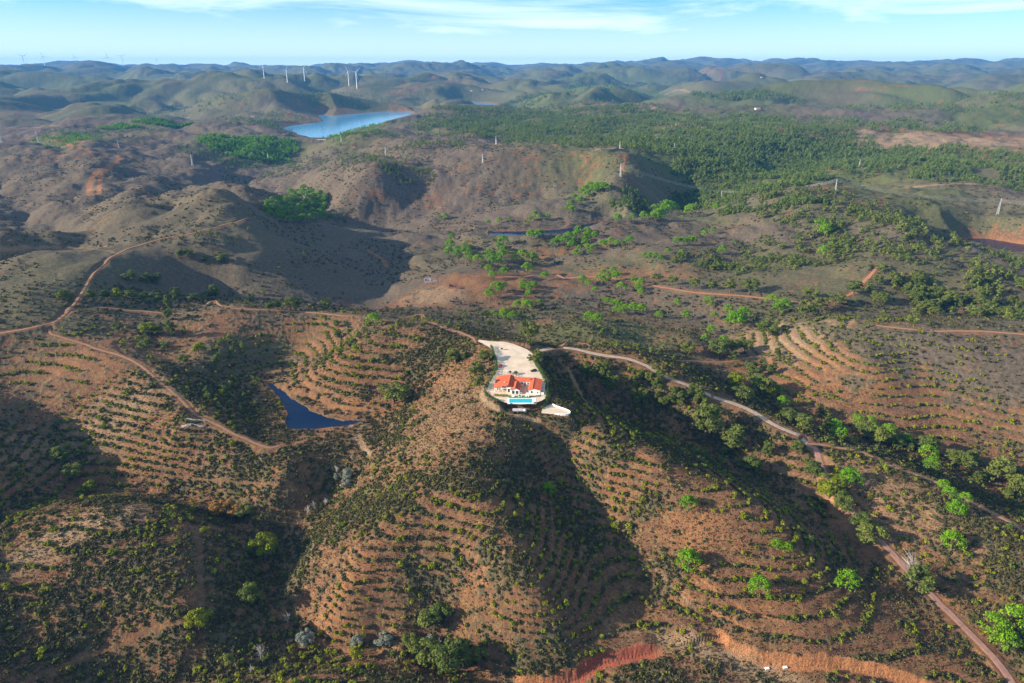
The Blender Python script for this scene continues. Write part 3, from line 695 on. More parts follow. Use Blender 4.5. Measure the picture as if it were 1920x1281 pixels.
def road_mat(name, col, mid, edge=(.22, .105, .058)):
    g = NB(name); pos = g.n('ShaderNodeNewGeometry').outputs['Position']; a = g.math('ABSOLUTE', g.attr('across').outputs['Fac'])
    nz = g.noise(.35, 6, .7, pos); fi = g.noise(2.5, 4, .7, pos)
    c = g.mix(g.ramp(nz, .32, .68), tuple(v * .78 for v in col), tuple(v * 1.15 for v in col))
    c = g.mix(g.math('MULTIPLY', g.ramp(fi, .45, .65), .35), c, tuple(v * .6 for v in col))
    c = g.mix(g.math('MULTIPLY', g.ramp(g.math('ADD', a, g.math('MULTIPLY', nz, .5)), .52, .36), mid), c, tuple(v * .62 for v in col))
    e = g.ramp(g.math('ADD', a, g.math('MULTIPLY', g.math('SUBTRACT', nz, .5), 1.6)), .62, .92)
    c = g.mix(e, c, edge); g.l(c, g.b.inputs['Base Color']); g.b.inputs['Roughness'].default_value = 1; g.b.inputs['Specular IOR Level'].default_value = .1
    bp = g.n('ShaderNodeBump'); bp.inputs['Distance'].default_value = .25; g.l(nz, bp.inputs['Height']); g.l(bp.outputs[0], g.b.inputs['Normal'])
    return g.m
MAT['gravel'] = road_mat('gravel', (.46, .35, .25), .25); MAT['redroad'] = road_mat('red_road', (.34, .19, .145), .15)
MAT['track'] = road_mat('track_earth', (.32, .18, .105), .6); MAT['orange'] = road_mat('orange_earth', (.38, .18, .095), .5)
MAT['yard'] = plain('yard_gravel', (.60, .47, .345), .95, .13, .16, .1)
def water_mat(name, col, rough):
    g = NB(name); pos = g.n('ShaderNodeNewGeometry').outputs['Position']
    g.b.inputs['Base Color'].default_value = tuple(col) + (1,); g.b.inputs['Roughness'].default_value = rough; g.b.inputs['IOR'].default_value = 1.33; g.b.inputs['Specular IOR Level'].default_value = .5
    bp = g.n('ShaderNodeBump'); bp.inputs['Distance'].default_value = .05; bp.inputs['Strength'].default_value = .25
    g.l(g.noise(.5, 3, .5, pos), bp.inputs['Height']); g.l(bp.outputs[0], g.b.inputs['Normal'])
    return g.m
MAT['pondw'] = water_mat('pond_water', (.002, .011, .038), .05)
MAT['pondw'].node_tree.nodes['Principled BSDF'].inputs['Specular IOR Level'].default_value = .22
MAT['farw'] = water_mat('lake_water', (.07, .27, .46), .12)

# ---------------------------------------------------------------- the ground and its sheets
V = np.stack([X, Y, H], -1).reshape(-1, 3)
i_ = np.arange(NR - 1)[:, None] * NA + np.arange(NA - 1)[None]
F = np.stack([i_, i_ + 1, i_ + NA + 1, i_ + NA], -1).reshape(-1, 4)
me = bpy.data.meshes.new('terrain'); set_mesh(me, V, F)
one = np.ones(H.size)
add_attr(me, 'cover', np.stack([SCRUB.ravel(), np.clip(GREEN + .5 * fbm(X, Y, 300, 2, 81) * sstep(1500, 3000, RR), 0, 1).ravel(), np.clip(PURP + .6 * fbm(X, Y, 400, 2, 82) * sstep(900, 2000, RR), 0, 1).ravel(), one], -1), 'FLOAT_COLOR')
add_attr(me, 'soil', np.stack([np.clip(ORAN, 0, 1).ravel(), np.clip(PALE, 0, 1).ravel(), np.clip(REDS, 0, 1).ravel(), one], -1), 'FLOAT_COLOR')
ter = bpy.data.objects.new('terrain', me); COL.objects.link(ter); ter['kind'] = 'structure'; me.materials.append(MAT['ground'])
del V, F, i_

def obj(name, V, F, mat, parent=None, smooth=False, **props):
    me = bpy.data.meshes.new(name)
    if isinstance(F, np.ndarray) and F.ndim == 2: set_mesh(me, np.asarray(V), F, smooth)
    else:
        me.from_pydata([tuple(v) for v in V], [], [tuple(f) for f in F]); me.update()
        if smooth: me.polygons.foreach_set('use_smooth', [True] * len(me.polygons))
    if mat is not None: me.materials.append(MAT[mat] if isinstance(mat, str) else mat)
    o = bpy.data.objects.new(name, me); COL.objects.link(o)
    if parent: o.parent = parent
    for k, v in props.items(): o[k] = v
    return o
def thing(name, label, cat, loc=(0, 0, 0), rz=0, group=None):
    o = bpy.data.objects.new(name, None); COL.objects.link(o); o.location = loc; o.rotation_euler = (0, 0, rz); o.empty_display_size = .5
    o['label'] = label; o['category'] = cat
    if group: o['group'] = group
    return o
def tag(o, label, cat, group=None):
    o['label'] = label; o['category'] = cat
    if group: o['group'] = group
    return o
def ribbon(line, half, nx=5, lift=0.14):
    Lw = np.array(line); T = np.gradient(Lw, axis=0); T /= np.linalg.norm(T, axis=1)[:, None] + 1e-9
    for _ in range(3): T[1:-1] = (T[:-2] + T[1:-1] + T[2:]) / 3
    Nn = np.stack([-T[:, 1], T[:, 0]], -1); V = []; off = np.linspace(-1, 1, nx)
    wob = 1 + .18 * fbm(Lw[:, 0], Lw[:, 1], 14, 2, 33)
    cols = []
    for o_ in off:
        p = Lw + Nn * (o_ * half * wob)[:, None]; rr = np.hypot(p[:, 0], p[:, 1])
        z = height(p[:, 0], p[:, 1]) + lift + np.clip(rr - 500, 0, None) * .0009 - (0.35 if abs(o_) > .99 else 0)
        cols.append(np.stack([p[:, 0], p[:, 1], z], -1))
    V = np.stack(cols, 1).reshape(-1, 3); n = len(Lw); i = np.arange(n - 1)[:, None] * nx + np.arange(nx - 1)[None]
    F = np.stack([i, i + nx, i + nx + 1, i + 1], -1).reshape(-1, 4)[:, ::-1]
    return V, F
for nm, w_, half, mat in ROADS:
    Vr, Fr = ribbon(w_, half, 9); o_ = obj(nm, Vr, Fr, mat, None, True, kind='structure'); add_attr(o_.data, 'across', np.tile(np.linspace(-1, 1, 9), len(w_)))
def sheet(name, poly, z, mat, grow=0, **props):
    c = np.mean(poly, axis=0); V = [(x, y, z) for x, y in poly]
    return obj(name, V, [tuple(range(len(V)))], mat, None, False, **props)
for nm, (zw, poly) in WPOLY.items():
    far = 'reservoir' in nm
    sheet({'pond': 'pond_water', 'far_pond': 'pond_water', 'right_pond': 'pond_water', 'reservoir': 'lake_water', 'reservoir_arm': 'lake_water'}[nm],
          grow_poly(poly, 1.5 if not far else 4), zw, 'farw' if far else 'pondw', kind='structure')
sheet('gravel_yard', smooth_poly(YARD, 1), 0.12, 'yard', kind='structure')
sheet('paved_ramp', RAMP, -3.05, 'yard', kind='structure')
# ---------------------------------------------------------------- air
def haze_box():
    g = bpy.data.materials.new('haze'); g.use_nodes = True; nt = g.node_tree; nt.nodes.remove(nt.nodes['Principled BSDF'])
    v = nt.nodes.new('ShaderNodeVolumePrincipled'); v.inputs['Color'].default_value = HAZE_COL; v.inputs['Density'].default_value = HAZE_DENS
    v.inputs['Anisotropy'].default_value = 0.0
    nt.links.new(v.outputs[0], nt.nodes['Material Output'].inputs['Volume'])
    x = 17500.0; y0 = -600.0; y1 = 17300.0; z0 = float(H.min()) - 4; z1 = max(float(H.max()), 200.0) + 6
    V = [(a, b, c) for a in (-x, x) for b in (y0, y1) for c in (z0, z1)]
    F = [(0, 1, 3, 2), (4, 6, 7, 5), (0, 4, 5, 1), (2, 3, 7, 6), (0, 2, 6, 4), (1, 5, 7, 3)]
    o = obj('haze', V, F, None, None, False, kind='stuff'); o.data.materials.append(g)
HAZE_COL = (.10, .42, 1.0, 1); HAZE_DENS = 4.3e-5
if HAZE: haze_box()

# ---------------------------------------------------------------- plants: templates of leaf faces
def leaf_soup(blobs, n, size, seed, up=.15, shell=.72):
    """n small leaf faces spread through lumps (x, y, z, rx, rz)"""
    r = np.random.default_rng(seed); B = np.array(blobs); w = B[:, 3] ** 2; k = r.choice(len(B), n, p=w / w.sum())
    d = r.normal(size=(n, 3)); d /= np.linalg.norm(d, axis=1)[:, None]; d[:, 2] = np.where(d[:, 2] < -.55, -d[:, 2], d[:, 2])
    rad = (shell + (1 - shell) * r.random(n) ** .5) * (1 + .14 * r.normal(size=n))
    c = B[k, :3] + d * rad[:, None] * np.stack([B[k, 3], B[k, 3], B[k, 4]], -1)
    nn = d + r.normal(size=(n, 3)) * .55 + np.array([0, 0, up]); nn /= np.linalg.norm(nn, axis=1)[:, None]
    t = np.cross(nn, r.normal(size=(n, 3))); t /= np.linalg.norm(t, axis=1)[:, None]; b = np.cross(nn, t)
    s = size * (.6 + .8 * r.random(n))[:, None]; e = s * (.5 + .5 * r.random(n))[:, None]
    V = np.stack([c - t * s - b * e * .3, c + b * e * -.8 + t * s * .2, c + t * s + b * e * .25, c + b * e], 1).reshape(-1, 3)
    return V, np.arange(n * 4).reshape(-1, 4)
def tube_pts(path, radii, sides=6):
    V = []; F = []
    for i, (p, r_) in enumerate(zip(path, radii)):
        p = np.array(p, float); d = np.array(path[min(i + 1, len(path) - 1)], float) - np.array(path[max(i - 1, 0)], float); d /= np.linalg.norm(d) + 1e-9
        a = np.cross(d, [.3, .9, .1]); a /= np.linalg.norm(a) + 1e-9; b = np.cross(d, a)
        for k in range(sides): V.append(p + r_ * (math.cos(2 * math.pi * k / sides) * a + math.sin(2 * math.pi * k / sides) * b))
    for i in range(len(path) - 1):
        for k in range(sides): F.append((i * sides + k, i * sides + (k + 1) % sides, (i + 1) * sides + (k + 1) % sides, (i + 1) * sides + k))
    return V, F
def merge(parts):
    V = []; F = []
    for v, f in parts:
        o = len(V); V += [tuple(q) for q in v]; F += [tuple(o + i for i in ff) for ff in f]
    return np.array(V), F
def mk_mesh(name, V, F, mat, smooth=False):
    me = bpy.data.meshes.new(name)
    if isinstance(F, np.ndarray): set_mesh(me, V, F, smooth)
    else: me.from_pydata([tuple(v) for v in V], [], F); me.update()
    me.materials.append(MAT[mat]); return me
# unit trees: total height 1
def pine_t(seed, n=1500):
    r = np.random.default_rng(seed); bl = []
    for i in range(40):
        a = r.random() * 6.283; f = r.random(); q = .46 * math.sin(f * 1.75); z = .46 + .42 * math.cos(f * 1.75) - .02 * r.random(); s = .11 + .05 * r.random()
        bl.append((q * math.cos(a), q * math.sin(a), z, s, s * .85))
    cr = leaf_soup(bl, n, .034, seed)
    parts = [tube_pts([(0, 0, -.06), (.01, 0, .25), (0, .015, .52), (0, 0, .66)], [.038, .03, .024, .014])]
    for i in range(6):
        a = i * 1.05 + r.random(); q = .24 + .14 * r.random(); parts.append(tube_pts([(0, 0, .46 + .03 * i % .1), (q * .5 * math.cos(a), q * .5 * math.sin(a), .60), (q * math.cos(a), q * math.sin(a), .72)], [.015, .010, .005], 4))
    return cr, merge(parts)
def euc_t(seed, n=2000, slim=1.0):
    r = np.random.default_rng(seed); bl = []; limbs = [tube_pts([(0, 0, -.05), (.012, .01, .2), (-.01, .015, .5), (0, 0, .82)], [.026, .021, .014, .006])]
    for i in range(13):
        z = .34 + .58 * (i + r.random() * .7) / 13; a = i * 2.4 + r.random(); w = (.28 * math.sin(math.pi * min(1, (z - .16) / .86)) ** .7 + .02) * slim
        q = w * (.5 + .5 * r.random()); s = .075 + .065 * r.random()
        x, y = q * math.cos(a), q * math.sin(a); bl.append((x, y, z, s * (1.0 + .2 * slim), s * .85)); limbs.append(tube_pts([(0, 0, z - .16), (x * .6, y * .6, z - .04), (x, y, z)], [.011, .007, .003], 4))
        if r.random() < .5: bl.append((x * .6, y * .6, z + .04, s * .7, s * .6))
    return leaf_soup(bl, n, .030, seed, shell=.55), merge(limbs)
def bush_t(seed, n, size, flat=.75, lumps=5):
    r = np.random.default_rng(seed); bl = [(0, 0, flat * .42, .40, flat * .42)]
    for i in range(lumps): a = r.random() * 6.283; q = .32 * r.random() + .1; s = .20 + .14 * r.random(); bl.append((q * math.cos(a), q * math.sin(a), flat * (.25 + .4 * r.random()), s, s * flat))
    return leaf_soup(bl, n, size, seed, shell=.6)
def bare_t(seed):
    r = np.random.default_rng(seed); parts = [tube_pts([(0, 0, -.05), (.01, 0, .3), (0, 0, .6)], [.03, .022, .012], 5)]
    for i in range(30):
        a = r.random() * 6.283; z = .15 + .5 * r.random(); q = .12 + .26 * r.random(); h = .2 + .3 * r.random(); m_ = (q * .5 * math.cos(a), q * .5 * math.sin(a), z + h * .5)
        e = (q * math.cos(a + .2), q * math.sin(a + .2), min(1, z + h)); parts.append(tube_pts([(0, 0, z * .7), m_, e], [.008, .005, .002], 3))
        for k in range(2): e2 = (e[0] + .09 * r.normal(), e[1] + .09 * r.normal(), min(1, e[2] + .06 * r.random())); parts.append(tube_pts([m_, e2], [.006, .003], 3))
    return merge(parts)
def multi(name, templates, pos, scale, rz, mat, seed=0, zs=None, tilt=False):
    """one mesh with many plants: only for plants past counting"""
    r = np.random.default_rng(seed); Vs = []; Fs = []; To = []; off = 0; n = len(pos)
    k = r.integers(0, len(templates), n)
    for j, (TV, TF) in enumerate(templates):
        q = np.nonzero(k == j)[0]
        if len(q) == 0: continue
        c, s = np.cos(rz[q])[:, None], np.sin(rz[q])[:, None]; sc = scale[q][:, None]; sz = sc * (zs[q][:, None] if zs is not None else 1)
        v = np.stack([(TV[:, 0] * c - TV[:, 1] * s) * sc + pos[q, 0:1], (TV[:, 0] * s + TV[:, 1] * c) * sc + pos[q, 1:2], TV[:, 2] * sz + pos[q, 2:3]], -1).reshape(-1, 3)
        f = (TF[None] + (np.arange(len(q)) * len(TV))[:, None, None]).reshape(-1, TF.shape[1]) + off
        Vs.append(v); Fs.append(f); To.append(np.repeat(r.random(len(q)), len(TV))); off += len(v)
    if not Vs: return None
    me = bpy.data.meshes.new(name); set_mesh(me, np.concatenate(Vs), np.concatenate(Fs), False); add_attr(me, 'tone', np.concatenate(To)); me.materials.append(MAT[mat])
    o = bpy.data.objects.new(name, me); COL.objects.link(o); o['kind'] = 'stuff'; return o
PINE = []; 
for s_ in range(4):
    (cv, cf), (tv, tf) = pine_t(100 + s_); PINE.append((mk_mesh('crown', cv, cf, 'pine'), mk_mesh('trunk', tv, tf, 'bark')))
EUC = []
for s_ in range(5):
    (cv, cf), (tv, tf) = euc_t(200 + s_, 2000, (1.0, 1.25, .8, 1.1, .62)[s_]); EUC.append((mk_mesh('crown', cv, cf, 'euc'), mk_mesh('trunk', tv, tf, 'bark')))
BARE = [mk_mesh('bare_tree', *bare_t(300 + s_), 'bare') for s_ in range(3)]
def place_tree(kind, variants, x, y, h, label, cat, group=None, crown_mat=None, wide=1.0, seed=0, z=None):
    r = random.Random(seed * 7919 + int(x * 13) + int(y * 7)); v = variants[r.randrange(len(variants))]
    t = bpy.data.objects.new(kind, None); COL.objects.link(t); t.location = (x, y, float(height(x, y)) - .1 if z is None else z); t.rotation_euler = (0, 0, r.random() * 6.28); t.scale = (h * wide, h * wide, h)
    tag(t, label, cat, group)
    for me, nm in zip(v, ('crown', 'trunk')):
        if nm == 'crown' and crown_mat:
            key = (me.name, crown_mat)
            if key not in _mm: m2 = me.copy(); m2.materials.clear(); m2.materials.append(MAT[crown_mat]); _mm[key] = m2
            me = _mm[key]
        c = bpy.data.objects.new(nm, me); COL.objects.link(c); c.parent = t
    return t
_mm = {}
def ordn(i, n):
    W = ['first', 'second', 'third', 'fourth', 'fifth', 'sixth', 'seventh', 'eighth', 'ninth', 'tenth', 'eleventh', 'twelfth', 'thirteenth', 'fourteenth', 'fifteenth', 'sixteenth', 'seventeenth', 'eighteenth', 'nineteenth', 'twentieth']
    if n == 1: return 'single'
    if i < 10: return W[i]
    if i == n - 1: return 'last'
    if i < 20: return W[i]
    return None
# ---- umbrella pines: cluster description, transform of the reading, (x, y, crown width)
def zt(x0, y0, s): return lambda t: (x0 + t[0] / s, y0 + t[1] / s, t[2] / s)
ZA = zt(820, 400, 4.571); ZB = zt(1200, 280, 2.667); ID = lambda t: t
PCL = [
 ('in the dark grove left of the small blue pond', ZA, [(105,290,80),(95,350,75),(170,320,50),(165,360,60),(235,295,55),(225,330,50),(275,335,55),(262,382,75),(290,300,40)]),
 ('just in front of the small blue pond', ZA, [(525,297,55),(567,320,60),(565,250,80),(805,195,70),(870,200,80)]),
 ('in the long row above the ruins', ZA, [(343,407,70),(450,385,95),(465,425,70),(550,388,95),(525,432,60),(638,385,75),(735,385,95),(815,388,70),(840,410,60)]),
 ('right beside the ruined walls', ZA, [(437,490,65),(475,540,60),(570,520,75),(770,488,85)]),
 ('alone on the orange track behind the villa', ZA, [(920,552,65)]),
 ('in the three below the ruins', ZA, [(500,650,85),(562,650,80),(452,705,80)]),
 ('in the tight knot below the orange track', ZA, [(735,607,55),(735,645,55),(785,618,45),(825,625,60),(780,658,60),(787,698,55)]),
 ('in the clump above the tall tree by the yard', ZA, [(683,795,65),(742,768,50),(765,805,85),(868,775,50),(802,782,50)]),
 ('in the gully behind the villa', ZA, [(490,875,60),(580,875,85),(645,890,70)]),
 ('in the large grove right of the small blue pond', ZA, [(1200,158,65),(1190,200,70),(1280,165,60),(1280,200,60),(1350,200,60),(1040,235,60),(1005,268,65),(1085,250,75),(1120,215,70),(1155,245,60),(1145,278,60),(1262,240,60),(1260,280,60),(1290,300,50),(1212,312,50),(1330,305,50),(1305,338,40),(1182,350,50),(1218,355,40)]),
 ('in the four right of the large grove', ZA, [(1420,272,60),(1480,262,70),(1550,268,60),(1640,250,70)]),
 ('along the bank above the pond inlet', ZA, [(1540,55,65),(1665,42,55),(1770,30,55),(1850,35,60),(1880,40,60),(1900,15,40)]),
 ('dotted over the brown slope behind the small blue pond', ZA, [(805,55,40),(780,92,30),(870,38,40),(530,70,45),(435,88,40),(945,35,40),(830,12,45),(120,220,55),(30,50,40),(65,35,45),(615,62,30)]),
 ('in the short row on the purple slope', ZA, [(1772,367,40),(1817,372,45),(1868,375,50),(1910,388,40)]),
 ('in the group where the orange track bends', ZA, [(1415,522,55),(1497,515,60),(1455,555,60),(1410,580,60),(1380,562,50),(1535,550,75)]),
 ('in the three under the orange track', ZA, [(1240,583,70),(1297,607,55),(1352,665,50)]),
 ('in the five at the orange track with long shadows', ZA, [(1683,588,60),(1740,605,60),(1723,648,60),(1745,680,50),(1575,650,80)]),
 ('in the slanting row beyond the green hill', ZA, [(1430,750,35),(1460,760,50),(1497,770,50),(1535,780,60),(1573,798,50),(1618,812,55),(1680,818,70),(1750,832,75),(1530,838,60),(1575,845,55)]),
 ('at the foot of the green hill behind the villa', ZA, [(1300,900,80),(1365,925,90),(1900,880,60)]),
 ('scattered below the orange track on the right', ZB, [(188,773,32),(338,770,42),(655,768,50),(680,805,42),(715,787,50),(440,810,42),(515,825,48),(470,875,80),(497,860,50),(355,907,45),(225,838,40),(368,840,32),(325,945,40),(415,960,50)]),
 ('standing bright among the dark wood on the ridge', ZB, [(895,405,60),(920,420,50),(912,522,45),(955,485,25)]),
 ('dotted over the purple slope on the right', ZB, [(408,512,38),(205,525,28),(135,515,25),(185,467,35),(215,467,35),(245,465,35),(265,462,35),(320,430,30),(362,415,25),(430,298,25),(250,318,50),(380,300,30)]),
 ('in the clump on the slope above the pond inlet', ZB, [(120,305,60),(150,300,50),(170,305,40),(80,342,50),(95,335,50),(70,300,30),(18,338,35)]),
 ('in the line climbing the far slope left of the inlet', ID, [(1105,352,14),(1112,357,13),(1120,353,14),(1128,352,14),(1136,354,12),(1090,362,11),(1100,366,12),(1077,372,10),(1087,378,12),(1070,383,11),(1063,392,10),(1072,395,12),(1118,360,12),(1098,357,12)]),
 ('in the row above the right track', ID, [(1566,799,23),(1571,813,26),(1604,791,23),(1629,792,20),(1637,811,22),(1663,808,23),(1698,827,22)]),
 ('in the pair between the track and the right gully', ID, [(1737,852,27),(1743,872,24)]),
 ('on the grassy slope above the right road', ID, [(1790,956,28),(1808,937,20),(1779,928,22),(1767,911,18)]),
 ('alone in the middle of the right slope with its shadow', ID, [(1782,1018,33)]),
 ('beside the road at the bottom right corner', ID, [(1857,1182,44),(1882,1204,34),(1898,1165,42)]),
 ('by the dark trees right of the gravel road', ID, [(1455,731,18),(1467,756,24),(1592,900,36)]),
 ('alone on the track left of the villa', ID, [(700,602,20)]),
]
NEARP = [((1030,917,27),'bright green round pine alone in the dark gully below the villa'),((1290,945,30),'round pine standing uppermost on the bare slope right of the central spur'),
 ((1290,1054,44),'largest round pine on the bare slope, low and broad with a dark round shadow'),((1424,1103,38),'leaning oval pine right of the largest one on the bare slope'),
 ((1585,1090,36),'round pine nearest to the left of the red road, casting a long shadow'),((1456,1022,20),'pale olive little pine of the touching pair on the right spur'),((1473,1028,20),'greener little pine of the touching pair on the right spur')]
ntree = 0
def put_pine(px, py, w, label, group, cat='pine tree'):
    x, y, z = hit(px, py + w * .42); t = math.sqrt(x * x + y * y + (CAM_H - z) ** 2); W_ = w * t / 1280 * (1.28 if py < 620 else 1.05); h = W_ * .98
    place_tree('umbrella_pine', PINE, x, y, h, label, cat, group, wide=W_ / h / 1.10)
for (p_, lab) in NEARP: put_pine(*p_, lab, 'round umbrella pines')
for desc, tf, pts in PCL:
    pts = sorted([tf(p_) for p_ in pts]); n_ = len(pts)
    for i, p_ in enumerate(pts):
        o_ = ordn(i, n_); desc = desc.replace('dotted over the brown slope behind the small blue pond', 'dotted on the slope behind the blue pond').replace('in the line climbing the far slope left of the inlet', 'in the line up the far slope'); lab = ('bright green umbrella pine %s' % desc) if n_ == 1 else '%s pine from the left, %s' % (o_, desc)
        put_pine(*p_, lab, 'round umbrella pines')
rp = random.Random(5); patch = []
for k in range(4000):
    a, b = rp.uniform(500, 612), rp.uniform(354, 416)
    if (a < 560 and 375 + (560 - a) * .05 < b < 400 + (a - 500) * .35) or (a >= 545 and 356 + abs(a - 570) * .3 < b < 412):
        if all((a - q[0]) ** 2 + (2.0 * (b - q[1])) ** 2 > 10.5 ** 2 for q in patch): patch.append((a, b))
patch = patch[:64]
for a, b in patch: put_pine(a, b, rp.uniform(9, 12.5), 'small green pine in the dense plantation beyond the shaded left ridge', 'pines of the dense plantation')

# ---- dark broad trees: (x, y, width, height in picture, label)
ZC = zt(0, 340, 3.0)
EUS = [(740,733,48,50,'big round dark tree at the gully mouth right of the pond'),(990,618,34,46,'tall dark tree behind the gravel yard'),(1322,790,46,74,'tallest dark tree, upright, in the valley right of the villa'),
 (1372,820,52,50,'wide olive tree beside the tallest one right of the villa'),(1408,868,36,34,'olive green tree just under the wide one on the right spur'),(1493,836,24,26,'small tree beside the road junction'),(1437,842,20,30,'thin small tree left of the road junction tree'),
 (1554,910,46,50,'big bright olive tree right below the road junction'),(1577,945,30,40,'tree leaning over the verge below the big olive one'),(1524,882,36,30,'brownish tree behind the big olive one by the junction'),
 (1612,975,36,36,'left tree of the pair hiding the road'),(1632,1000,42,46,'right tree of the pair hiding the road'),(1713,1088,38,56,'sparse olive tree overhanging the red road'),(1870,880,40,46,'broad olive tree low at the right edge'),(1902,908,26,34,'slim olive tree at the right edge'),
 (1810,862,28,40,'upright tree in the right gully'),(1648,818,30,40,'dark tree with bare trunk in the roadside row'),(1622,808,28,26,'dull tree at the left of the roadside row'),(1680,825,28,30,'dark tree near the right end of the roadside row'),(1735,835,38,36,'dark spreading tree right of the roadside row'),(1785,858,28,30,'dark tree in the right gully'),
 (1505,790,32,34,'olive tree on the bank above the gravel road bend'),(1477,775,26,26,'round olive tree above the gravel road'),(1425,722,42,38,'leaning double tree by the small footpath'),(1378,712,34,36,'yellowish tree by the small footpath'),(1390,735,30,34,'olive tree under the small footpath'),(1345,650,36,36,'dark tree at the end of the back track'),(1290,652,24,30,'pointed dark tree behind the gravel road'),
 (1372,648,26,30,'dark tree near the fork of the back track'),(1395,648,22,28,'bare stemmed tree near the fork of the back track'),(1440,735,28,26,'dark low tree beside the bright pine'),
 (498,1025,36,58,'tall light green tree in the deep gully at lower left'),(472,1115,28,42,'pointed green tree on the dark slope at lower left'),(374,1163,34,42,'rounded lone yellow green tree on the dark lower left slope'),
 (118,856,32,36,'dark tree cluster top at the left valley edge'),(140,885,26,32,'lower dark tree at the left valley edge'),(170,912,22,24,'yellowish small tree at the left valley edge'),
 (850,665,30,34,'olive tree on the slope left of the villa'),(908,668,22,28,'upper dark tree beside the hedge'),(893,690,26,32,'middle dark tree beside the hedge'),(900,715,22,30,'lower dark tree beside the hedge'),
 (1008,668,18,34,'palm like dark tree at the east corner of the yard'),(995,672,12,20,'small dark cypress at the east side of the yard'),
 (800,1222,44,52,'left olive tree of the dense clump at the bottom'),(840,1235,44,60,'middle tall olive tree of the dense clump at the bottom'),(868,1225,36,58,'right olive tree of the dense clump at the bottom'),(770,1200,28,30,'small green tree left of the clump at the bottom'),
 (800,1160,40,34,'dark bush tree on the lower central spur'),(828,1148,36,30,'second bush tree on the lower central spur'),(902,1225,24,24,'dark green ball tree by the red bank'),(672,1225,20,30,'yellow olive tree under a white bare one'),
 (1290,1262,22,20,'X'),(1565,560,26,28,'tree beside the fork of the orange track'),(1538,570,24,30,'dark tree at the fork of the orange track'),(1510,578,30,34,'broad tree left of the fork of the orange track'),(1302,530,20,22,'round olive tree on the orange track bank'),
 (1334,533,18,20,'grey green tree on the orange track bank'),(1368,535,22,28,'dark tree on the orange track bank'),(1405,540,32,22,'low wide tree on the orange track bank'),(1260,525,18,20,'small olive tree at the orange track'),(1230,520,18,20,'olive ball tree at the left of the orange track'),
 (1440,615,36,34,'olive tree with bare trunk above the terraced right hill'),(1600,540,30,30,'pale tree at the upper end of the orange track'),(1520,550,26,24,'tree above the fork of the orange track'),
 (412,952,24,28,'R'),(433,948,20,30,'R'),(445,958,20,26,'R'),(462,955,26,24,'brown olive bush tree beside the rusty trees'),(433,1240,20,30,'L'),(575,1196,24,32,'G'),(652,888,22,30,'G'),(650,905,18,22,'G'),(632,895,12,18,'G'),(672,1203,20,26,'G'),(722,1197,26,24,'G'),(803,1203,26,28,'G'),(868,1220,16,28,'G'),
]
for q, lab in (((740,530,60,60),'left olive tree on the shaded flank of the big ridge'),((835,545,55,60),'middle pair tree on the shaded flank of the big ridge'),((888,545,58,60),'right pair tree on the shaded flank of the big ridge'),((1010,410,50,50),'tree high on the shaded flank'),((1060,400,50,50),'second tree high on the shaded flank'),
   ((1155,435,35,35),'small tree high on the shaded flank'),((1255,435,60,45),'right tree high on the shaded flank'),((520,640,60,60),'first tree of the row under the shaded flank'),((600,640,55,55),'second tree of the row under the shaded flank'),((668,640,60,70),'bright third tree of the row under the shaded flank'),
   ((740,640,60,60),'fourth tree of the row under the shaded flank'),((812,650,60,60),'fifth tree of the row under the shaded flank'),((880,660,65,75),'sixth tree of the row under the shaded flank'),((955,690,50,90),'tall tree crossing the track on the left'),((948,750,55,70),'tree just under the track on the left'),((1000,640,50,95),'tall tree above the track on the left'),
   ((1095,655,55,60),'tree left of the small crest tree'),((1215,625,70,85),'tree on the small crest behind the left track'),((1172,640,45,50),'lower tree on the small crest behind the left track'),((1405,650,25,38),'tiny tree on the shaded small spur'),((1520,705,50,60),'first tree of the row behind the crest track'),((1560,695,50,60),'second tree of the row behind the crest track'),
   ((1650,688,85,70),'wide tree of the row behind the crest track'),((1825,690,60,60),'last tree of the row behind the crest track'),((355,640,60,50),'tree left of the ridge track start'),((400,660,40,40),'small tree at the ridge track start'),((835,830,75,70),'bright bushy tree under the left track'),((890,835,60,65),'dark bushy tree under the left track'),
   ((968,835,45,110),'slender tall tree under the left track'),((665,820,45,55),'faded tree under the left track'),((1895,800,50,55),'tree at the top of the round knoll'),((1900,860,50,50),'tree on the round knoll'),((1120,940,70,60),'bright tree on the dark slope above the pond'),((1215,1010,55,70),'dark tree on the dark slope above the pond'),
   ((1040,1000,60,60),'left tree on the dark slope above the pond')):
    EUS.append(ZC(q[:3])[:2] + (q[2] / 3, q[3] / 3, lab))
r2 = random.Random(3); CM = {'R': 'rust', 'L': 'lime', 'G': 'grey'}
gi = {'R': ['leftmost of the three rusty orange trees in the left gully', 'middle one of the three rusty orange trees in the left gully', 'rightmost of the three rusty orange trees in the left gully'],
      'L': ['pale lime feathery tree near the bottom edge, lower left'],
      'G': ['pale grey bushy tree at the left end of the bottom stream', 'tall silvery tree in the gully below the pond', 'lower silvery bush in the gully below the pond', 'small grey tree left of the silvery gully tree', 'pale whitish tree over the yellow olive one', 'wide pale whitish bush by the bottom stream', 'whitish tree above the dense bottom clump', 'slim whitish tree right of the dense bottom clump']}
def put_broad(px, py, w, h, label, group='dark broad trees', mat=None, vs=None, kind='broadleaf_tree'):
    x, y, z = hit(px, py + h * .48); t = math.sqrt(x * x + y * y + (CAM_H - z) ** 2); W_ = w * t / 1280
    dep = math.atan2(CAM_H - z, math.hypot(x, y)); Hh = max(h * t / 1280 - W_ * math.sin(dep) * .55, W_ * .62) / math.cos(dep) * 1.0
    Hh = max(Hh, W_ * .85)
    return place_tree(kind, vs or EUC, x, y, Hh, label, 'tree', group, mat, wide=W_ / Hh / .62 * .98)
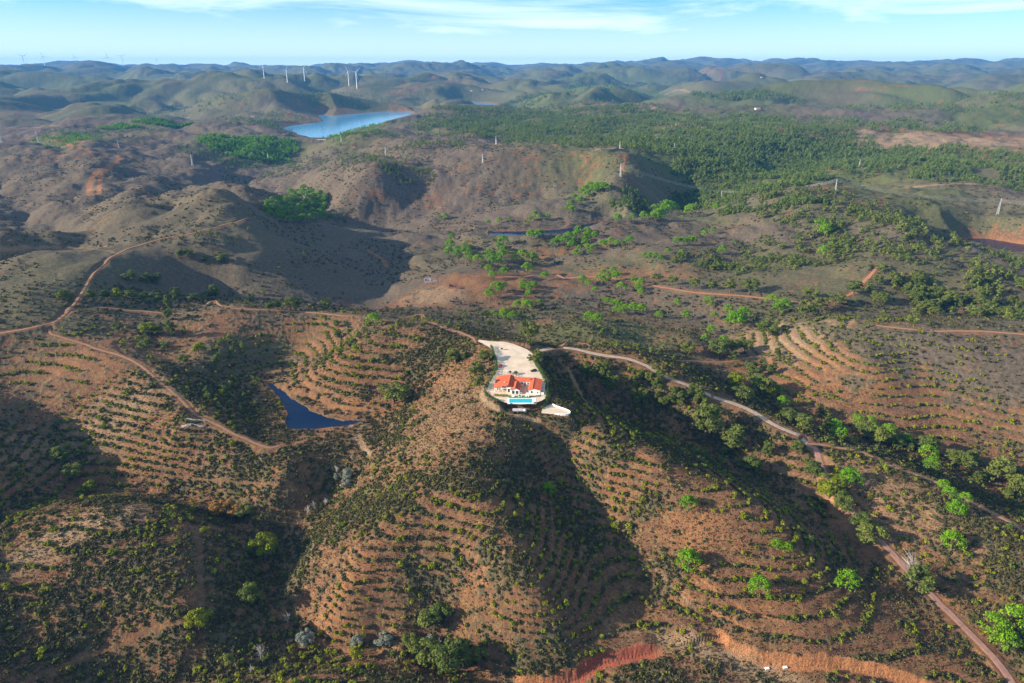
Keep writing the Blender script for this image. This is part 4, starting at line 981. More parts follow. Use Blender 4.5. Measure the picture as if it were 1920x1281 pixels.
for px, py, w, h, lab in EUS:
    if lab == 'X': continue
    if lab in CM: m_ = CM[lab]; lab = gi[lab].pop(0)
    elif 'yellow' in lab or 'bright' in lab or 'light green' in lab: m_ = 'shrub'
    else: m_ = None
    put_broad(px, py, w, h, lab, mat=m_)
for i, (px, py, h, lab) in enumerate([(610,942,16,'rightmost of three leafless grey trees in the gully'),(591,950,18,'middle one of three leafless grey trees in the gully'),(577,957,16,'leftmost of three leafless grey trees in the gully'),(490,1226,26,'leafless whitish tree near the bottom left stream'),(470,1255,16,'low leafless tree beside the lime feathery one'),
        (540,1160,20,'leafless brown tree in the lower gully'),(822,1205,20,'leafless tree behind the dense bottom clump'),(1707,1068,44,'tall leafless tree with spread branches beside the red road'),(558,1196,14,'little leafless tree left of the pale grey one'),(632,882,14,'leafless tree at the pond dam foot')]):
    x, y, z = hit(px, py + h * .4); t = math.sqrt(x * x + y * y + (CAM_H - z) ** 2); o = bpy.data.objects.new('bare_tree', BARE[i % 3]); COL.objects.link(o); s = h * t / 1280 * 1.0
    o.location = (x, y, z - .1); o.scale = (s, s, s); o.rotation_euler = (0, 0, i); tag(o, lab, 'tree', 'leafless trees')

# ---- woods: regions with a density; the largest stand as trees of their own, the rest is one mass
def scatter(regs, seed):
    r = np.random.default_rng(seed); out = []
    for px, py, rx, ry, n, h0, h1, tagn in regs:
        x0, y0, z0 = hit(px, py); r0 = math.hypot(x0, y0); xa, ya, _ = hit(px, py - ry); xb, yb, _ = hit(px, py + ry)
        ra, rb = sorted((math.hypot(xa, ya), math.hypot(xb, yb))); a0 = math.atan2(x0, y0); da = rx / 1280 * math.sqrt(r0 * r0 + CAM_H ** 2) / r0
        k = 0; tries = 0
        a = a0 + r.uniform(-1, 1, n * 6) * da; q = (ra + rb) / 2 + r.uniform(-1, 1, n * 6) * (rb - ra) / 2
        e = ((a - a0) / da) ** 2 + ((q - (ra + rb) / 2) / ((rb - ra) / 2 + 1e-6)) ** 2; x = q * np.sin(a); y = q * np.cos(a)
        ok = (e + .8 * fbm(x, y, r0 * .06 + 10, 3, seed) < 1) & (fbm(x, y, r0 * .035 + 6, 2, seed + 1) > -.18); x, y = x[ok][:n], y[ok][:n]
        wt = np.zeros(len(x), bool)
        for zw, poly in WPOLY.values(): wt |= in_poly(x, y, grow_poly(poly, 6))
        x, y = x[~wt], y[~wt]; z = height(x, y); hh = r.uniform(h0, h1, len(x))
        for j in range(len(x)): out.append((x[j], y[j], z[j], hh[j], tagn))
    return out
WOOD = [(1560,400,130,40,170,7,11,'on the pylon ridge'),(1650,440,110,40,170,7,12,'on the pylon ridge'),(1500,470,110,30,110,6,10,'on the pylon ridge'),(1400,500,110,16,130,5,8,'in the band of low wood right of centre'),(1330,497,70,10,70,5,7,'in the band of low wood right of centre'),
 (1780,570,120,26,120,7,11,'in the valley at the right edge'),(1880,545,60,30,70,7,11,'in the valley at the right edge'),(1740,560,50,20,40,9,13,'in the valley at the right edge'),(1860,500,60,24,60,7,10,'by the muddy pond at right'),(1700,500,60,30,40,6,9,'on the pylon ridge'),
 (1180,720,90,24,34,5,8,'in the shaded valley right of the villa'),(1250,750,90,24,40,5,8,'in the shaded valley right of the villa'),(1120,700,30,14,8,6,9,'in the shaded valley right of the villa'),(1350,865,60,24,16,4,6,'in the shaded valley right of the villa'),
 (1420,690,60,26,26,5,9,'around the small footpath'),(1500,790,60,20,12,5,8,'around the small footpath'),(440,730,50,40,34,3.5,6,'on the dark slope above the pond'),(420,660,40,22,16,3.5,6,'on the dark slope above the pond'),(330,640,60,16,16,4,7,'on the dark slope above the pond'),
 (450,560,140,14,20,4,7,'below the shaded flank'),(400,440,60,40,24,4,6,'on the shaded flank'),(560,470,80,40,12,4,6,'on the shaded flank'),(930,600,80,14,40,4,7,'in the gully behind the villa'),(1180,645,120,12,20,4,7,'in the gully behind the villa'),(850,605,60,12,16,3,6,'in the gully behind the villa'),
 (1050,470,70,20,24,3,5,'on the valley floor by the ruins'),(930,490,90,20,24,3,5,'on the valley floor by the ruins'),(900,460,40,14,22,4,6,'on the valley floor by the ruins'),(1000,580,110,14,30,3,5,'on the valley floor by the ruins'),(1420,600,60,24,26,4,7,'on the slope above the terraced right hill'),(1650,610,90,12,20,4,7,'on the slope above the terraced right hill'),
 (620,660,60,30,22,3,6,'on the round knoll'),(500,290,40,20,30,6,9,'W'),(470,1090,30,60,16,3,5,'in the deep gully at lower left'),(1600,850,60,20,8,4,6,'around the small footpath'),(1520,1000,40,40,10,3,5,'beside the lower road'),(1860,900,50,26,14,5,7,'at the right edge below the terraces'),(1780,870,60,16,14,5,7,'at the right edge below the terraces')]
FOREST = [(1300,270,200,24,1500,8,12,'f'),(1000,235,160,16,900,8,12,'f'),(1400,290,180,24,1200,8,12,'f'),(1400,335,130,44,2250,7,11,'f'),(1350,300,160,30,1650,8,12,'f'),(1480,300,120,26,1200,8,12,'f'),(1150,255,200,20,1800,8,12,'f'),(1050,230,240,20,1800,8,12,'f'),(1250,230,200,20,1350,8,12,'f'),(900,235,120,24,1200,8,12,'f'),
 (1700,310,240,26,2250,7,11,'f'),(1600,290,140,20,1350,8,12,'f'),(1450,250,160,14,1050,8,12,'f'),(1850,330,120,20,750,7,10,'f'),(1450,380,90,16,330,6,9,'f'),(1000,215,180,10,900,9,13,'f'),(1180,375,40,20,135,7,10,'f'),(1600,230,200,12,750,9,13,'f'),(1320,365,40,12,180,7,10,'f'),
 (700,300,90,12,180,6,9,'f'),(820,270,60,10,135,6,9,'f'),(760,330,50,20,120,5,8,'f'),(540,315,110,14,270,6,9,'f'),(420,290,80,18,240,6,9,'f'),(500,225,80,14,390,8,12,'f'),(400,200,120,14,390,8,12,'f'),(640,185,70,12,390,8,12,'f'),(560,180,80,14,390,8,12,'f'),(200,255,90,12,150,7,10,'f'),(1160,165,90,14,750,10,14,'f'),(1010,185,70,10,525,9,13,'f'),(1400,180,90,10,600,10,14,'f'),(1750,200,160,12,750,9,13,'f'),(1100,190,100,8,450,9,13,'f'),(620,400,30,14,30,6,9,'f'),(700,255,60,10,180,7,10,'f')]
PLANT = [(470,278,80,22,1500,7,10,'p'),(275,232,68,9,700,7,10,'p'),(652,248,56,8,300,6,9,'p'),(130,262,48,13,160,6,9,'p'),(1120,162,60,10,200,9,12,'p')]
wood = scatter(WOOD, 11)
def app(w): return w[3] / math.sqrt(w[0] ** 2 + w[1] ** 2 + 3e4)
wood.sort(key=app, reverse=True); n_own = 300 - len([e for e in EUS if e[4] != 'X'])
for k, (x, y, z, h, t) in enumerate(wood[:n_own]):
    place_tree('broadleaf_tree', EUC, x, y, h, 'dark olive tree of the loose wood %s' % ('by the far green hillside' if t == 'W' else t), 'tree', 'loose wood ' + ('by the far green hillside' if t == 'W' else t), wide=random.uniform(.95, 1.5), seed=k)
def lowtree(seed, n, slim):
    (cv, cf), _ = euc_t(seed, n, slim); return cv * np.array([1.25, 1.25, 1]) , cf
LT = []
for s_ in range(4):
    r = np.random.default_rng(s_); bl = [(.10 * r.normal(), .10 * r.normal(), z_, w_, .13) for z_, w_ in ((.22, .24), (.42, .24), (.62, .20), (.82, .13))]
    LT.append(leaf_soup(bl, 80, .085, s_, shell=.6))
def mass(name, lst, mat, templ, wide, seed):
    A_ = np.array([q[:4] for q in lst]); r = np.random.default_rng(seed); n = len(A_)
    o = multi(name, templ, A_[:, :3] - [0, 0, .2], A_[:, 3] * r.uniform(*wide, n), r.random(n) * 6.28, mat, seed, 1 / r.uniform(*wide, n)); o['label'] = None; del o['label']; return o
mass('woodland', wood[n_own:], 'euc', LT, (.9, 1.5), 1)
mass('forest', scatter(FOREST, 21), 'forest', LT, (.75, 1.1), 2)
mass('pine_plantation', scatter(PLANT, 31), 'pine', LT, (1.0, 1.4), 3)

# ---- shrubs in rows on the terraces, and the scrub between
rg = np.random.default_rng(17)
def sample(arr, x, y):
    a = np.arctan2(x, y); l = .5 * np.log(x * x + y * y); ia = np.clip(np.searchsorted(az, a), 0, NA - 1); ir = np.clip(np.searchsorted(lr, l), 0, NR - 1); return arr[ir, ia]
def area_pts(n, r0, r1, half):
    a = rg.uniform(-half, half, n); q = np.sqrt(rg.uniform(r0 * r0, r1 * r1, n)); return q * np.sin(a), q * np.cos(a)
x, y = area_pts(260000, 190, 640, R(47.5)); te = sample(TERR, x, y); fr = sample(FR, x, y)
dens = .5 + .9 * fbm(x, y, 42, 2, 201)
ok = (te > .35) & (np.abs(fr - .17) < .055) & (rg.random(len(x)) < np.clip(dens, 0, 1)) ; x, y = x[ok], y[ok]
# plus loose shrubs off the rows
x2, y2 = area_pts(7000, 190, 520, R(47.5)); ok = (sample(TRK, x2, y2) < .1) & (fbm(x2, y2, 50, 2, 202) > .02) & (rg.random(len(x2)) < .55); x = np.concatenate([x, x2[ok]]); y = np.concatenate([y, y2[ok]])
ins = in_poly(x, y, grow_poly(smooth_poly(YARD, 1), 2)) | in_poly(x, y, RAMP) | in_poly(x, y, HUTP)
for zw, poly in WPOLY.values(): ins |= in_poly(x, y, grow_poly(poly, 3))
x, y = x[~ins], y[~ins]
cell = {}; sel = []
for i in range(len(x)):
    c = (int(x[i] / 2.6), int(y[i] / 2.6))
    if c in cell: continue
    cell[c] = 1; sel.append(i)
x, y = x[sel], y[sel]; z = height(x, y); size = rg.uniform(1.2, 2.9, len(x)) * (1 + .5 * (rg.random(len(x)) > .93))
order = np.argsort(-size / np.sqrt(x * x + y * y + (CAM_H - z) ** 2)); x, y, z, size = x[order], y[order], z[order], size[order]
SHB = [bush_t(400 + k, 150, .11, 1.0) for k in range(4)]; SHM = [mk_mesh('row_shrub', v, f, 'shrub') for v, f in SHB]
def where(x, y):
    if y < 300 and x < -95: return 'on the dome at lower left'
    if x < -60 and y > 300: return 'on the long left hillside'
    if x < 75 and y < 345: return 'on the central spur below the villa'
    if x > 110 and y < 330: return 'on the slope beside the red road'
    if x >= 75 or x > 30: return 'on the terraced slope right of the villa'
    return 'on the slope left of the villa'
nown = 300
for i in range(nown):
    o = bpy.data.objects.new('row_shrub', SHM[i % 4]); COL.objects.link(o); o.location = (x[i], y[i], z[i] - .1); s = size[i]; o.scale = (s, s, s * rg.uniform(.8, 1.15)); o.rotation_euler = (0, 0, rg.random() * 6.28)
    w_ = where(x[i], y[i]); tag(o, 'yellow green young shrub in a terrace row ' + w_, 'shrub', 'young shrubs ' + w_)
pos = np.stack([x, y, z - .1], -1)[nown:]; nn_ = len(pos)
SHL = [bush_t(420 + k, 54, .17, 1.0) for k in range(4)]
multi('planted_shrubs', SHL, pos, size[nown:], rg.random(nn_) * 6.28, 'shrub', 5)
x, y = area_pts(330000, 185, 720, R(47.5)); sc_ = sample(SCRUB, x, y); ok = (sc_ > .45) & (rg.random(len(x)) < sc_ * np.clip(420 / np.hypot(x, y), .35, 1) * (1 - .93 * sstep(430, 540, np.hypot(x, y)))); x, y = x[ok], y[ok]
ins = in_poly(x, y, grow_poly(smooth_poly(YARD, 1), 1.5)) | in_poly(x, y, RAMP)
for zw, poly in WPOLY.values(): ins |= in_poly(x, y, grow_poly(poly, 2))
x, y = x[~ins], y[~ins]; z = height(x, y); SCT = [bush_t(440 + k, 15, .26, .62, 3) for k in range(5)]
multi('scrub', SCT, np.stack([x, y, z - .12], -1), rg.uniform(.9, 2.2, len(x)) * (1 + .6 * sstep(350, 700, np.hypot(x, y))), rg.random(len(x)) * 6.28, 'scrub', 6)
print('SHRUBS', nn_, 'SCRUB', len(x), 'WOOD', len(wood), flush=True)
# coarser scrub farther out, and brush in the middle distance
x, y = area_pts(150000, 700, 1900, R(42)); sc_ = sample(SCRUB, x, y); ok = (sc_ > .5) & (rg.random(len(x)) < np.clip(900 / np.hypot(x, y), .25, 1) * .28) & (fbm(x, y, 90, 3, 203) > -.05); x, y = x[ok], y[ok]
ins = np.zeros(len(x), bool)
for zw, poly in WPOLY.values(): ins |= in_poly(x, y, grow_poly(poly, 5))
x, y = x[~ins], y[~ins]; z = height(x, y); multi('far_scrub', SCT, np.stack([x, y, z - .2], -1), rg.uniform(1.6, 3.6, len(x)), rg.random(len(x)) * 6.28, 'scrub', 7)

x, y = area_pts(150000, 185, 520, R(47.5)); ok = (sample(SCRUB, x, y) < .5) & (sample(TRK, x, y) < .3) & (rg.random(len(x)) < (1 - .5 * sample(TERR, x, y)) * np.clip(330 / np.hypot(x, y), .3, 1)); x, y = x[ok], y[ok]
ins = in_poly(x, y, grow_poly(smooth_poly(YARD, 1), 1.5)) | in_poly(x, y, RAMP)
for zw, poly in WPOLY.values(): ins |= in_poly(x, y, grow_poly(poly, 1))
x, y = x[~ins], y[~ins]; z = height(x, y); TF_ = [bush_t(460 + k, 7, .34, .6, 2) for k in range(4)]
multi('dry_grass', TF_, np.stack([x, y, z - .08], -1), rg.uniform(.5, 1.1, len(x)), rg.random(len(x)) * 6.28, 'tuft', 8)
# ---------------------------------------------------------------- villa and what stands round it
MAT['white'] = plain('white_render', (.78, .74, .68), .85, .04, .8, .2)
MAT['tile'] = plain('roof_tiles', (.58, .115, .05), .8, .28, .9, .2, bump=.05)
MAT['tile2'] = plain('ridge_tiles', (.70, .22, .10), .8, .1, 1.4, .2)
MAT['glass'] = plain('window_glass', (.03, .035, .045), .15, .1, .5, .6)
MAT['wood'] = plain('brown_wood', (.16, .08, .045), .7)
MAT['paving'] = plain('pink_paving', (.50, .27, .20), .9, .12, 1.2, .1)
MAT['poolw'] = plain('pool_water', (.02, .42, .48), .08, .06, .5, .5)
MAT['coping'] = plain('pool_coping', (.80, .78, .72), .7, .03)
MAT['lawn'] = plain('lawn', (.10, .24, .03), .95, .2, 1.5, .1)
MAT['redpaint'] = plain('red_paint', (.34, .012, .03), .3, .05, .5, .5)
MAT['darkpaint'] = plain('black_paint', (.012, .014, .018), .3, .05, .5, .5)
MAT['tyre'] = plain('tyre', (.02, .02, .02), .9)
MAT['steel'] = plain('galvanised_steel', (.50, .50, .48), .5, .06, .3, .4)
MAT['cable'] = plain('aluminium_cable', (.30, .30, .30), .5, .05)
MAT['turbine'] = plain('turbine_white', (.82, .84, .86), .4, .02, .02, .3)
MAT['brick'] = plain('ruin_brick', (.26, .12, .08), .95, .25, 1.5, .1)
MAT['oldwhite'] = plain('ruin_plaster', (.50, .42, .40), .95, .25, .8, .1)
MAT['logs'] = plain('bleached_logs', (.34, .31, .28), .9, .2, 1, .1)
MAT['concrete'] = plain('dam_masonry', (.58, .44, .24), .9, .12, .1, .1)
MAT['cloth'] = plain('white_cloth', (.80, .80, .78), .9, .02)
def box(x0, x1, y0, y1, z0, z1):
    V = [(x, y, z) for x in (x0, x1) for y in (y0, y1) for z in (z0, z1)]
    return V, [(0, 1, 3, 2), (4, 6, 7, 5), (0, 4, 5, 1), (2, 3, 7, 6), (0, 2, 6, 4), (1, 5, 7, 3)]
def prism_y(prof, y0, y1):                         # a profile in x,z pulled along y
    n = len(prof); V = [(x, y0, z) for x, z in prof] + [(x, y1, z) for x, z in prof]
    return V, [tuple(range(n))[::-1], tuple(range(n, 2 * n))] + [(i, (i + 1) % n, n + (i + 1) % n, n + i) for i in range(n)]
def prism_x(prof, x0, x1):
    n = len(prof); V = [(x0, y, z) for y, z in prof] + [(x1, y, z) for y, z in prof]
    return V, [tuple(range(n)), tuple(range(n, 2 * n))[::-1]] + [(i, n + i, n + (i + 1) % n, (i + 1) % n) for i in range(n)]
def part(name, shapes, mat, parent, **k):
    V, F = merge(shapes); return obj(name, V, F, mat, parent, **k)
def roof_y(name, xl, xr, xm, ze_l, ze_r, zr, y0, y1, parent, th=.16):
    r = part(name, [prism_y([(xl, ze_l), (xm, zr), (xm, zr + th), (xl, ze_l + th)], y0, y1), prism_y([(xm, zr), (xr, ze_r), (xr, ze_r + th), (xm, zr + th)], y0, y1)], 'tile', parent)
    part('ridge_cap', [box(xm - .14, xm + .14, y0 - .03, y1 + .03, zr + th - .02, zr + th + .12)], 'tile2', r)
    rows = []                                      # rolls of the roof tiles
    yy = y0 + .2
    while yy < y1 - .1:
        for a, za, b, zb in ((xl, ze_l, xm - .15, zr), (xm + .15, zr, xr, ze_r)):
            rows.append(prism_x([(yy, 0), (yy + .09, .06), (yy + .18, 0)], 0, 1))
            V, F = rows[-1]; rows[-1] = ([(a + (b - a) * v[0], v[1], za + (zb - za) * v[0] + th + .002 + v[2]) for v in V], F)
        yy += .42
    part('tile_rolls', rows, 'tile', r)
    return r
villa = thing('villa', 'white single storey villa with orange red tiled roofs round a paved court, on the hilltop', 'house', (-10.6, 376.0, .12), R(-6))
# left wing
w = part('wall', [prism_y([(0, -.6), (10.6, -.6), (10.6, 3.25), (8.2, 4.55), (0, 2.75)], 3.0, 15)], 'white', villa)
part('wall', [box(7.4, 10.0, 0, 3.0, -.6, 3.0)], 'white', villa)
part('porch_beam', [box(-.3, 7.4, -.1, .15, 2.35, 2.7)], 'white', villa)
for px_ in (-.15, 2.4, 4.9): part('porch_post', [box(px_, px_ + .28, -.08, .2, -.6, 2.35)], 'white', villa)
roof_y('roof', -.6, 10.9, 8.2, 2.72, 3.2, 4.7, -.5, 15.4, villa)
# little gable wing
part('wall', [prism_y([(10.0, -.6), (15.4, -.6), (15.4, 2.7), (12.7, 3.95), (10.0, 2.7)], -2.2, 7.0)], 'white', villa)
roof_y('roof', 9.7, 15.8, 12.7, 2.65, 2.6, 4.1, -2.6, 7.4, villa)
# back wing and right wing
part('wall', [box(10.6, 21.0, 10.2, 15, -.6, 3.0)], 'white', villa)
rb = part('roof', [prism_x([(9.7, 2.95), (12.8, 4.25), (12.8, 4.42), (9.7, 3.12)], 10.9, 21.2), prism_x([(12.8, 4.25), (15.5, 2.95), (15.5, 3.12), (12.8, 4.42)], 10.9, 21.2)], 'tile', villa)
part('ridge_cap', [box(10.9, 21.2, 12.66, 12.94, 4.40, 4.52)], 'tile2', rb)
part('wall', [prism_y([(21.0, -.6), (28.0, -.6), (28.0, 2.9), (23.2, 3.85), (21.0, 2.9)], -1.6, 13.6)], 'white', villa)
roof_y('roof', 20.6, 28.5, 23.2, 2.85, 2.8, 4.0, -2.0, 14.0, villa)
for x0, x1, z0, z1, y in ((22.3, 23.3, .9, 2.2, -1.63), (26.0, 26.6, .9, 1.8, -1.63), (13.2, 14.6, .1, 2.2, -2.23), (10.9, 12.3, .1, 2.2, -2.23)):
    f_ = part('window', [box(x0 - .1, x1 + .1, y - .03, y + .03, z0 - .1, z1 + .1)], 'coping', villa); part('pane', [box(x0, x1, y - .06, y - .03, z0, z1)], 'glass', f_)
for x0, x1 in ((8.0, 9.4),): part('door', [box(x0, x1, -.06, .02, 0, 2.2)], 'glass', villa)
for x0, x1 in ((1.0, 3.2), (4.2, 6.6)): part('door', [box(x0, x1, 2.94, 3.02, 0, 2.2)], 'glass', villa)
for x0, x1, m_ in ((15.6, 16.5, 'glass'), (17.2, 18.2, 'wood'), (19.2, 20.0, 'glass')): part('door' if m_ == 'wood' else 'window', [box(x0, x1, 10.14, 10.22, .1 if m_ == 'wood' else .9, 2.2)], m_, villa)
for k in range(3): part('window', [box(27.98, 28.05, 1 + k * 4.2, 2.3 + k * 4.2, .9, 2.1)], 'glass', villa)
ch = part('chimney', [box(5.2, 5.9, 4.0, 4.7, 3.4, 4.9)], 'white', villa); part('chimney_cap', [box(5.08, 6.02, 3.88, 4.82, 4.9, 5.06)], 'tile2', ch)
ch = part('chimney', [box(12.3, 12.9, 13.4, 14.0, 3.4, 5.0)], 'white', villa); part('chimney_cap', [box(12.2, 13.0, 13.3, 14.1, 5.0, 5.14)], 'tile2', ch)
part('side_wall', [box(28.0, 30.2, -1.4, -1.15, -.6, 1.6), box(30.0, 30.2, -1.15, 13, -.6, 1.5), box(28.0, 30.0, 3.3, 3.5, -.6, 1.5), box(28.0, 30.0, 8.0, 8.2, -.6, 1.5)], 'white', villa)
part('court_paving', [box(15.4, 21.0, -1.4, 10.2, -.05, .04)], 'paving', villa)
part('court_wall', [box(15.4, 17.0, -1.7, -1.5, -.6, 1.0), box(19.4, 21.0, -1.7, -1.5, -.6, 1.0)], 'white', villa)
# car port behind
cp = thing('carport', 'white open carport frame behind the left wing of the villa', 'carport', (-7.6, 396.5, .12), R(-4))
for x_ in (0, 3.6, 7.2):
    for y_ in (0, 5.6): part('post', [box(x_, x_ + .16, y_, y_ + .16, 0, 2.3)], 'white', cp)
part('top_frame', [box(-.1, 7.5, y_, y_ + .14, 2.3, 2.46) for y_ in (0, 5.6)] + [box(x_, x_ + .12, .14, 5.6, 2.32, 2.44) for x_ in (0, 1.8, 3.6, 5.4, 7.2)], 'white', cp)
part('floor_slab', [box(-.2, 7.6, -.2, 6.0, -.1, .05)], 'paving', cp)
# pool
pl = thing('swimming_pool', 'turquoise rectangular pool with white coping in front of the villa', 'pool', (5.2, 363.4, .12), 0)
part('coping', [box(-7.9, -6.8, -3.6, 3.4, -.3, .10), box(6.8, 9.2, -3.6, 3.4, -.3, .10), box(-6.8, 6.8, 2.7, 3.4, -.3, .10), box(-6.8, 6.8, -3.6, -2.7, -.3, .10)], 'coping', pl)
part('water', [box(-6.8, 6.8, -2.7, 2.7, -.3, .03)], 'poolw', pl)
part('step_ladder', [box(6.55, 6.6, -.3, -.25, .0, .75), box(6.55, 6.6, .25, .3, .0, .75), box(6.55, 6.6, -.25, .25, .7, .75)], 'steel', pl)
lw = obj('lawn', *(lambda b: (b[0], b[1]))(box(-1.8, 11.2, 366.9, 369.6, .0, .19)), 'lawn'); lw['kind'] = 'structure'
for i, (px, py) in enumerate([(960.5,742.5),(963.3,742.6),(973,742),(977,742),(986.5,742),(991,742)]):
    x, y = P(px, py + 1.6, .2); lg = thing('sun_lounger', '%s white sun lounger from the left on the lawn strip behind the pool' % ordn(i, 7), 'sun lounger', (x, y, .19), R(90 + (i % 2) * 8), 'white sun loungers by the pool')
    part('bed', [box(-1.0, .35, -.33, .33, .28, .40)], 'cloth', lg); part('backrest', [prism_y([(.35, .30), (1.0, .78), (.95, .88), (.32, .40)], -.33, .33)], 'cloth', lg)
    for a in (-.9, .3):
        for b in (-.28, .24): part('leg', [box(a, a + .05, b, b + .05, 0, .28)], 'steel', lg)
def car(px, py, rz, paint, label):
    x, y = P(px, py, .1); c = thing('car', label, 'car', (x, y, .12), rz, None)
    body = [(-2.1,.35),(-2.15,.62),(-2.05,.82),(-1.2,.92),(1.9,.98),(2.1,.85),(2.12,.4),(1.95,.28),(-1.95,.28)]
    cab = [(-1.15,.91),(-.45,1.42),(1.2,1.46),(1.85,.97)]
    part('body', [prism_y(body, -.85, .85)], paint, c); part('windows', [prism_y([(p_[0], p_[1]) for p_ in cab], -.72, .72)], 'glass', c)
    part('roof', [prism_y([(-.42, 1.425), (1.18, 1.465), (1.1, 1.50), (-.35, 1.47)], -.68, .68)], paint, c)
    for a in (-1.35, 1.35):
        for b in (-.88, .70):
            V = [(a + .32 * math.cos(k * .7854), b + s, .32 + .32 * math.sin(k * .7854)) for s in (0, .18) for k in range(8)]
            part('wheel', [(V, [tuple(range(8)), tuple(range(8, 16))[::-1]] + [(k, 8 + k, 8 + (k + 1) % 8, (k + 1) % 8) for k in range(8)])], 'tyre', c)
    for b in (-.7, .45): part('headlight', [box(-2.17, -2.12, b, b + .25, .62, .74)], 'coping', c)
car(938, 687.5, R(78), 'redpaint', 'dark red car parked at the left edge of the gravel yard')
car(1001, 696.5, R(12), 'darkpaint', 'black car parked behind the right wing of the villa')
# hedges
def hedge(pp, z, wid, hgt, label, mat='scrub', n_per=26, seed=0):
    ln = densify([P(a, b, z) for a, b in pp], .9); r = np.random.default_rng(seed); bl = []
    for (x, y) in ln: zz = max(float(height(x, y)), -9); bl.append((x, y, zz + hgt * .5, wid * r.uniform(.85, 1.2), hgt * .55 * r.uniform(.85, 1.2)))
    V, F = leaf_soup(bl, n_per * len(bl), .24, seed, shell=.7); o = obj('hedge', V, F, mat); tag(o, label, 'hedge'); return o
MAT['hedge'] = foliage('hedge_leaves', (.07, .13, .025), (.10, .17, .03))
hedge([(921,651),(926,668),(931,684),(930,695),(924,708),(915,720),(910,733)], 0, 1.1, 1.9, 'clipped green hedge along the left edge of the gravel yard', 'hedge', 40, 1)
hedge([(909,738),(914,746),(924,752),(938,757),(950,761)], -1, .9, 1.2, 'low hedge curving round the front left corner of the pool terrace', 'hedge', 34, 2)
hedge([(1000,676),(1006,684),(1014,697),(1019,708),(1025,722),(1027,738),(1023,752),(1016,758)], 0, 1.2, 2.0, 'green hedge along the right side of the yard and villa', 'hedge', 44, 3)
hedge([(928,742),(938,743),(950,743)], 0, 1.1, 1.0, 'yellow flowering shrub bed in front of the veranda', 'shrub', 60, 4)
hedge([(993,745),(1003,744),(1012,743)], 0, .6, .6, 'low planting under the wall of the right wing', 'scrub', 30, 5)
hedge([(950,763),(975,764),(1000,763),(1018,760)], -1, 1.0, 1.0, 'line of low bushes on the bank below the pool', 'scrub', 30, 6)
for i, (px, py, s, lab) in enumerate([(957.5,698,2.6,'left of two dark round bushes behind the villa'),(966,699.5,2.8,'right of two dark round bushes behind the villa'),(941,654,2.0,'small round bush in the upper gravel yard'),(959,757,1.5,'little round bush at the left pool corner'),(1003,755,1.6,'little bush at the right pool corner'),(974,741,1.3,'small bush by the court entrance')]):
    x, y = P(px, py + 2, .2); V, F = bush_t(500 + i, 400, .07, .9); o = obj('round_bush', V, F, 'hedge' if i > 1 else 'scrub'); o.location = (x, y, .1); o.scale = (s, s, s); tag(o, lab, 'bush')
# hut under the pool terrace
hx, hy = P(962, 776, -3.3); zb = float(height(hx + 4, hy + 1))
hut = thing('pool_hut', 'small white flat roofed hut with dark openings on the bank below the pool', 'hut', (hx, hy, zb - .3))
part('wall', [box(0, 7.0, 0, 2.4, -1, 2.5)], 'white', hut); part('roof_slab', [box(-.3, 5.2, -.3, 2.7, 2.5, 2.66)], 'oldwhite', hut); part('roof_slab', [box(5.2, 7.6, -.5, 2.9, 2.3, 2.42)], 'logs', hut)
for a, b in ((.5, 2.2), (3.4, 4.3), (4.9, 6.7)): part('door', [box(a, b, -.05, .02, 0, 2.0)], 'glass', hut)
def wall_along(name, pts, wid, z0s, h, mat, label, cat):
    V = []; F = []; pts = np.array(pts); T = np.gradient(pts, axis=0); T /= np.linalg.norm(T, axis=1)[:, None]; Nn = np.stack([-T[:, 1], T[:, 0]], -1) * wid / 2
    for p_, n_, z_ in zip(pts, Nn, z0s): V += [(*(p_ - n_), z_ - 1), (*(p_ + n_), z_ - 1), (*(p_ + n_), z_ + h), (*(p_ - n_), z_ + h)]
    for i in range(len(pts) - 1):
        for k in range(4): F.append((i * 4 + k, i * 4 + (k + 1) % 4, i * 4 + 4 + (k + 1) % 4, i * 4 + 4 + k))
    F += [(3, 2, 1, 0), tuple(len(V) - 4 + k for k in range(4))]
    o = obj(name, V, F, mat); tag(o, label, cat); return o
pw = [P(a, b, -3) for a, b in catmull([(1036,759),(1044,763),(1056,767),(1066,771),(1069,775),(1064,778),(1052,778),(1040,777)], 3)]
wall_along('parapet_wall', pw, .45, [-3.1] * len(pw), .85, 'white', 'white curved parapet round the pointed paved terrace right of the pool', 'wall')
# ruins
for px, py, L_, mat, lab, ang in ((808,530,15,'oldwhite','pale roofless ruined farmhouse on the bare ground left of the track',.1),(852,541,13,'brick','red brick ruined walls on the bare slope',-.05)):
    x, y, z = hit(px, py); ru = thing('ruined_house', lab, 'ruin', (x - L_ / 2, y, z - .3), ang)
    for q, (a, b, c, d, h) in enumerate([(0, L_, 0, .5, 2.6), (0, .5, .5, 6, 3.4), (L_ * .45, L_ * .45 + .5, .5, 6, 2.4), (0, L_ * .7, 6, 6.5, 3.6), (L_ - .5, L_, .5, 5, 1.6)]):
        n_ = 7; prof = [(a + (c_ / n_) * (b - a), h * (.65 + .5 * random.random())) for c_ in range(n_ + 1)] if b - a > 1 else None
        if prof: part('broken_wall', [prism_y([(a, -.8), (b, -.8)] + prof[::-1], c, d)], mat, ru)
        else: part('broken_wall', [prism_x([(c, -.8), (d, -.8)] + [(c + (d - c) * k / 5, h * (.65 + .5 * random.random())) for k in range(5, -1, -1)], a, b)], mat, ru)
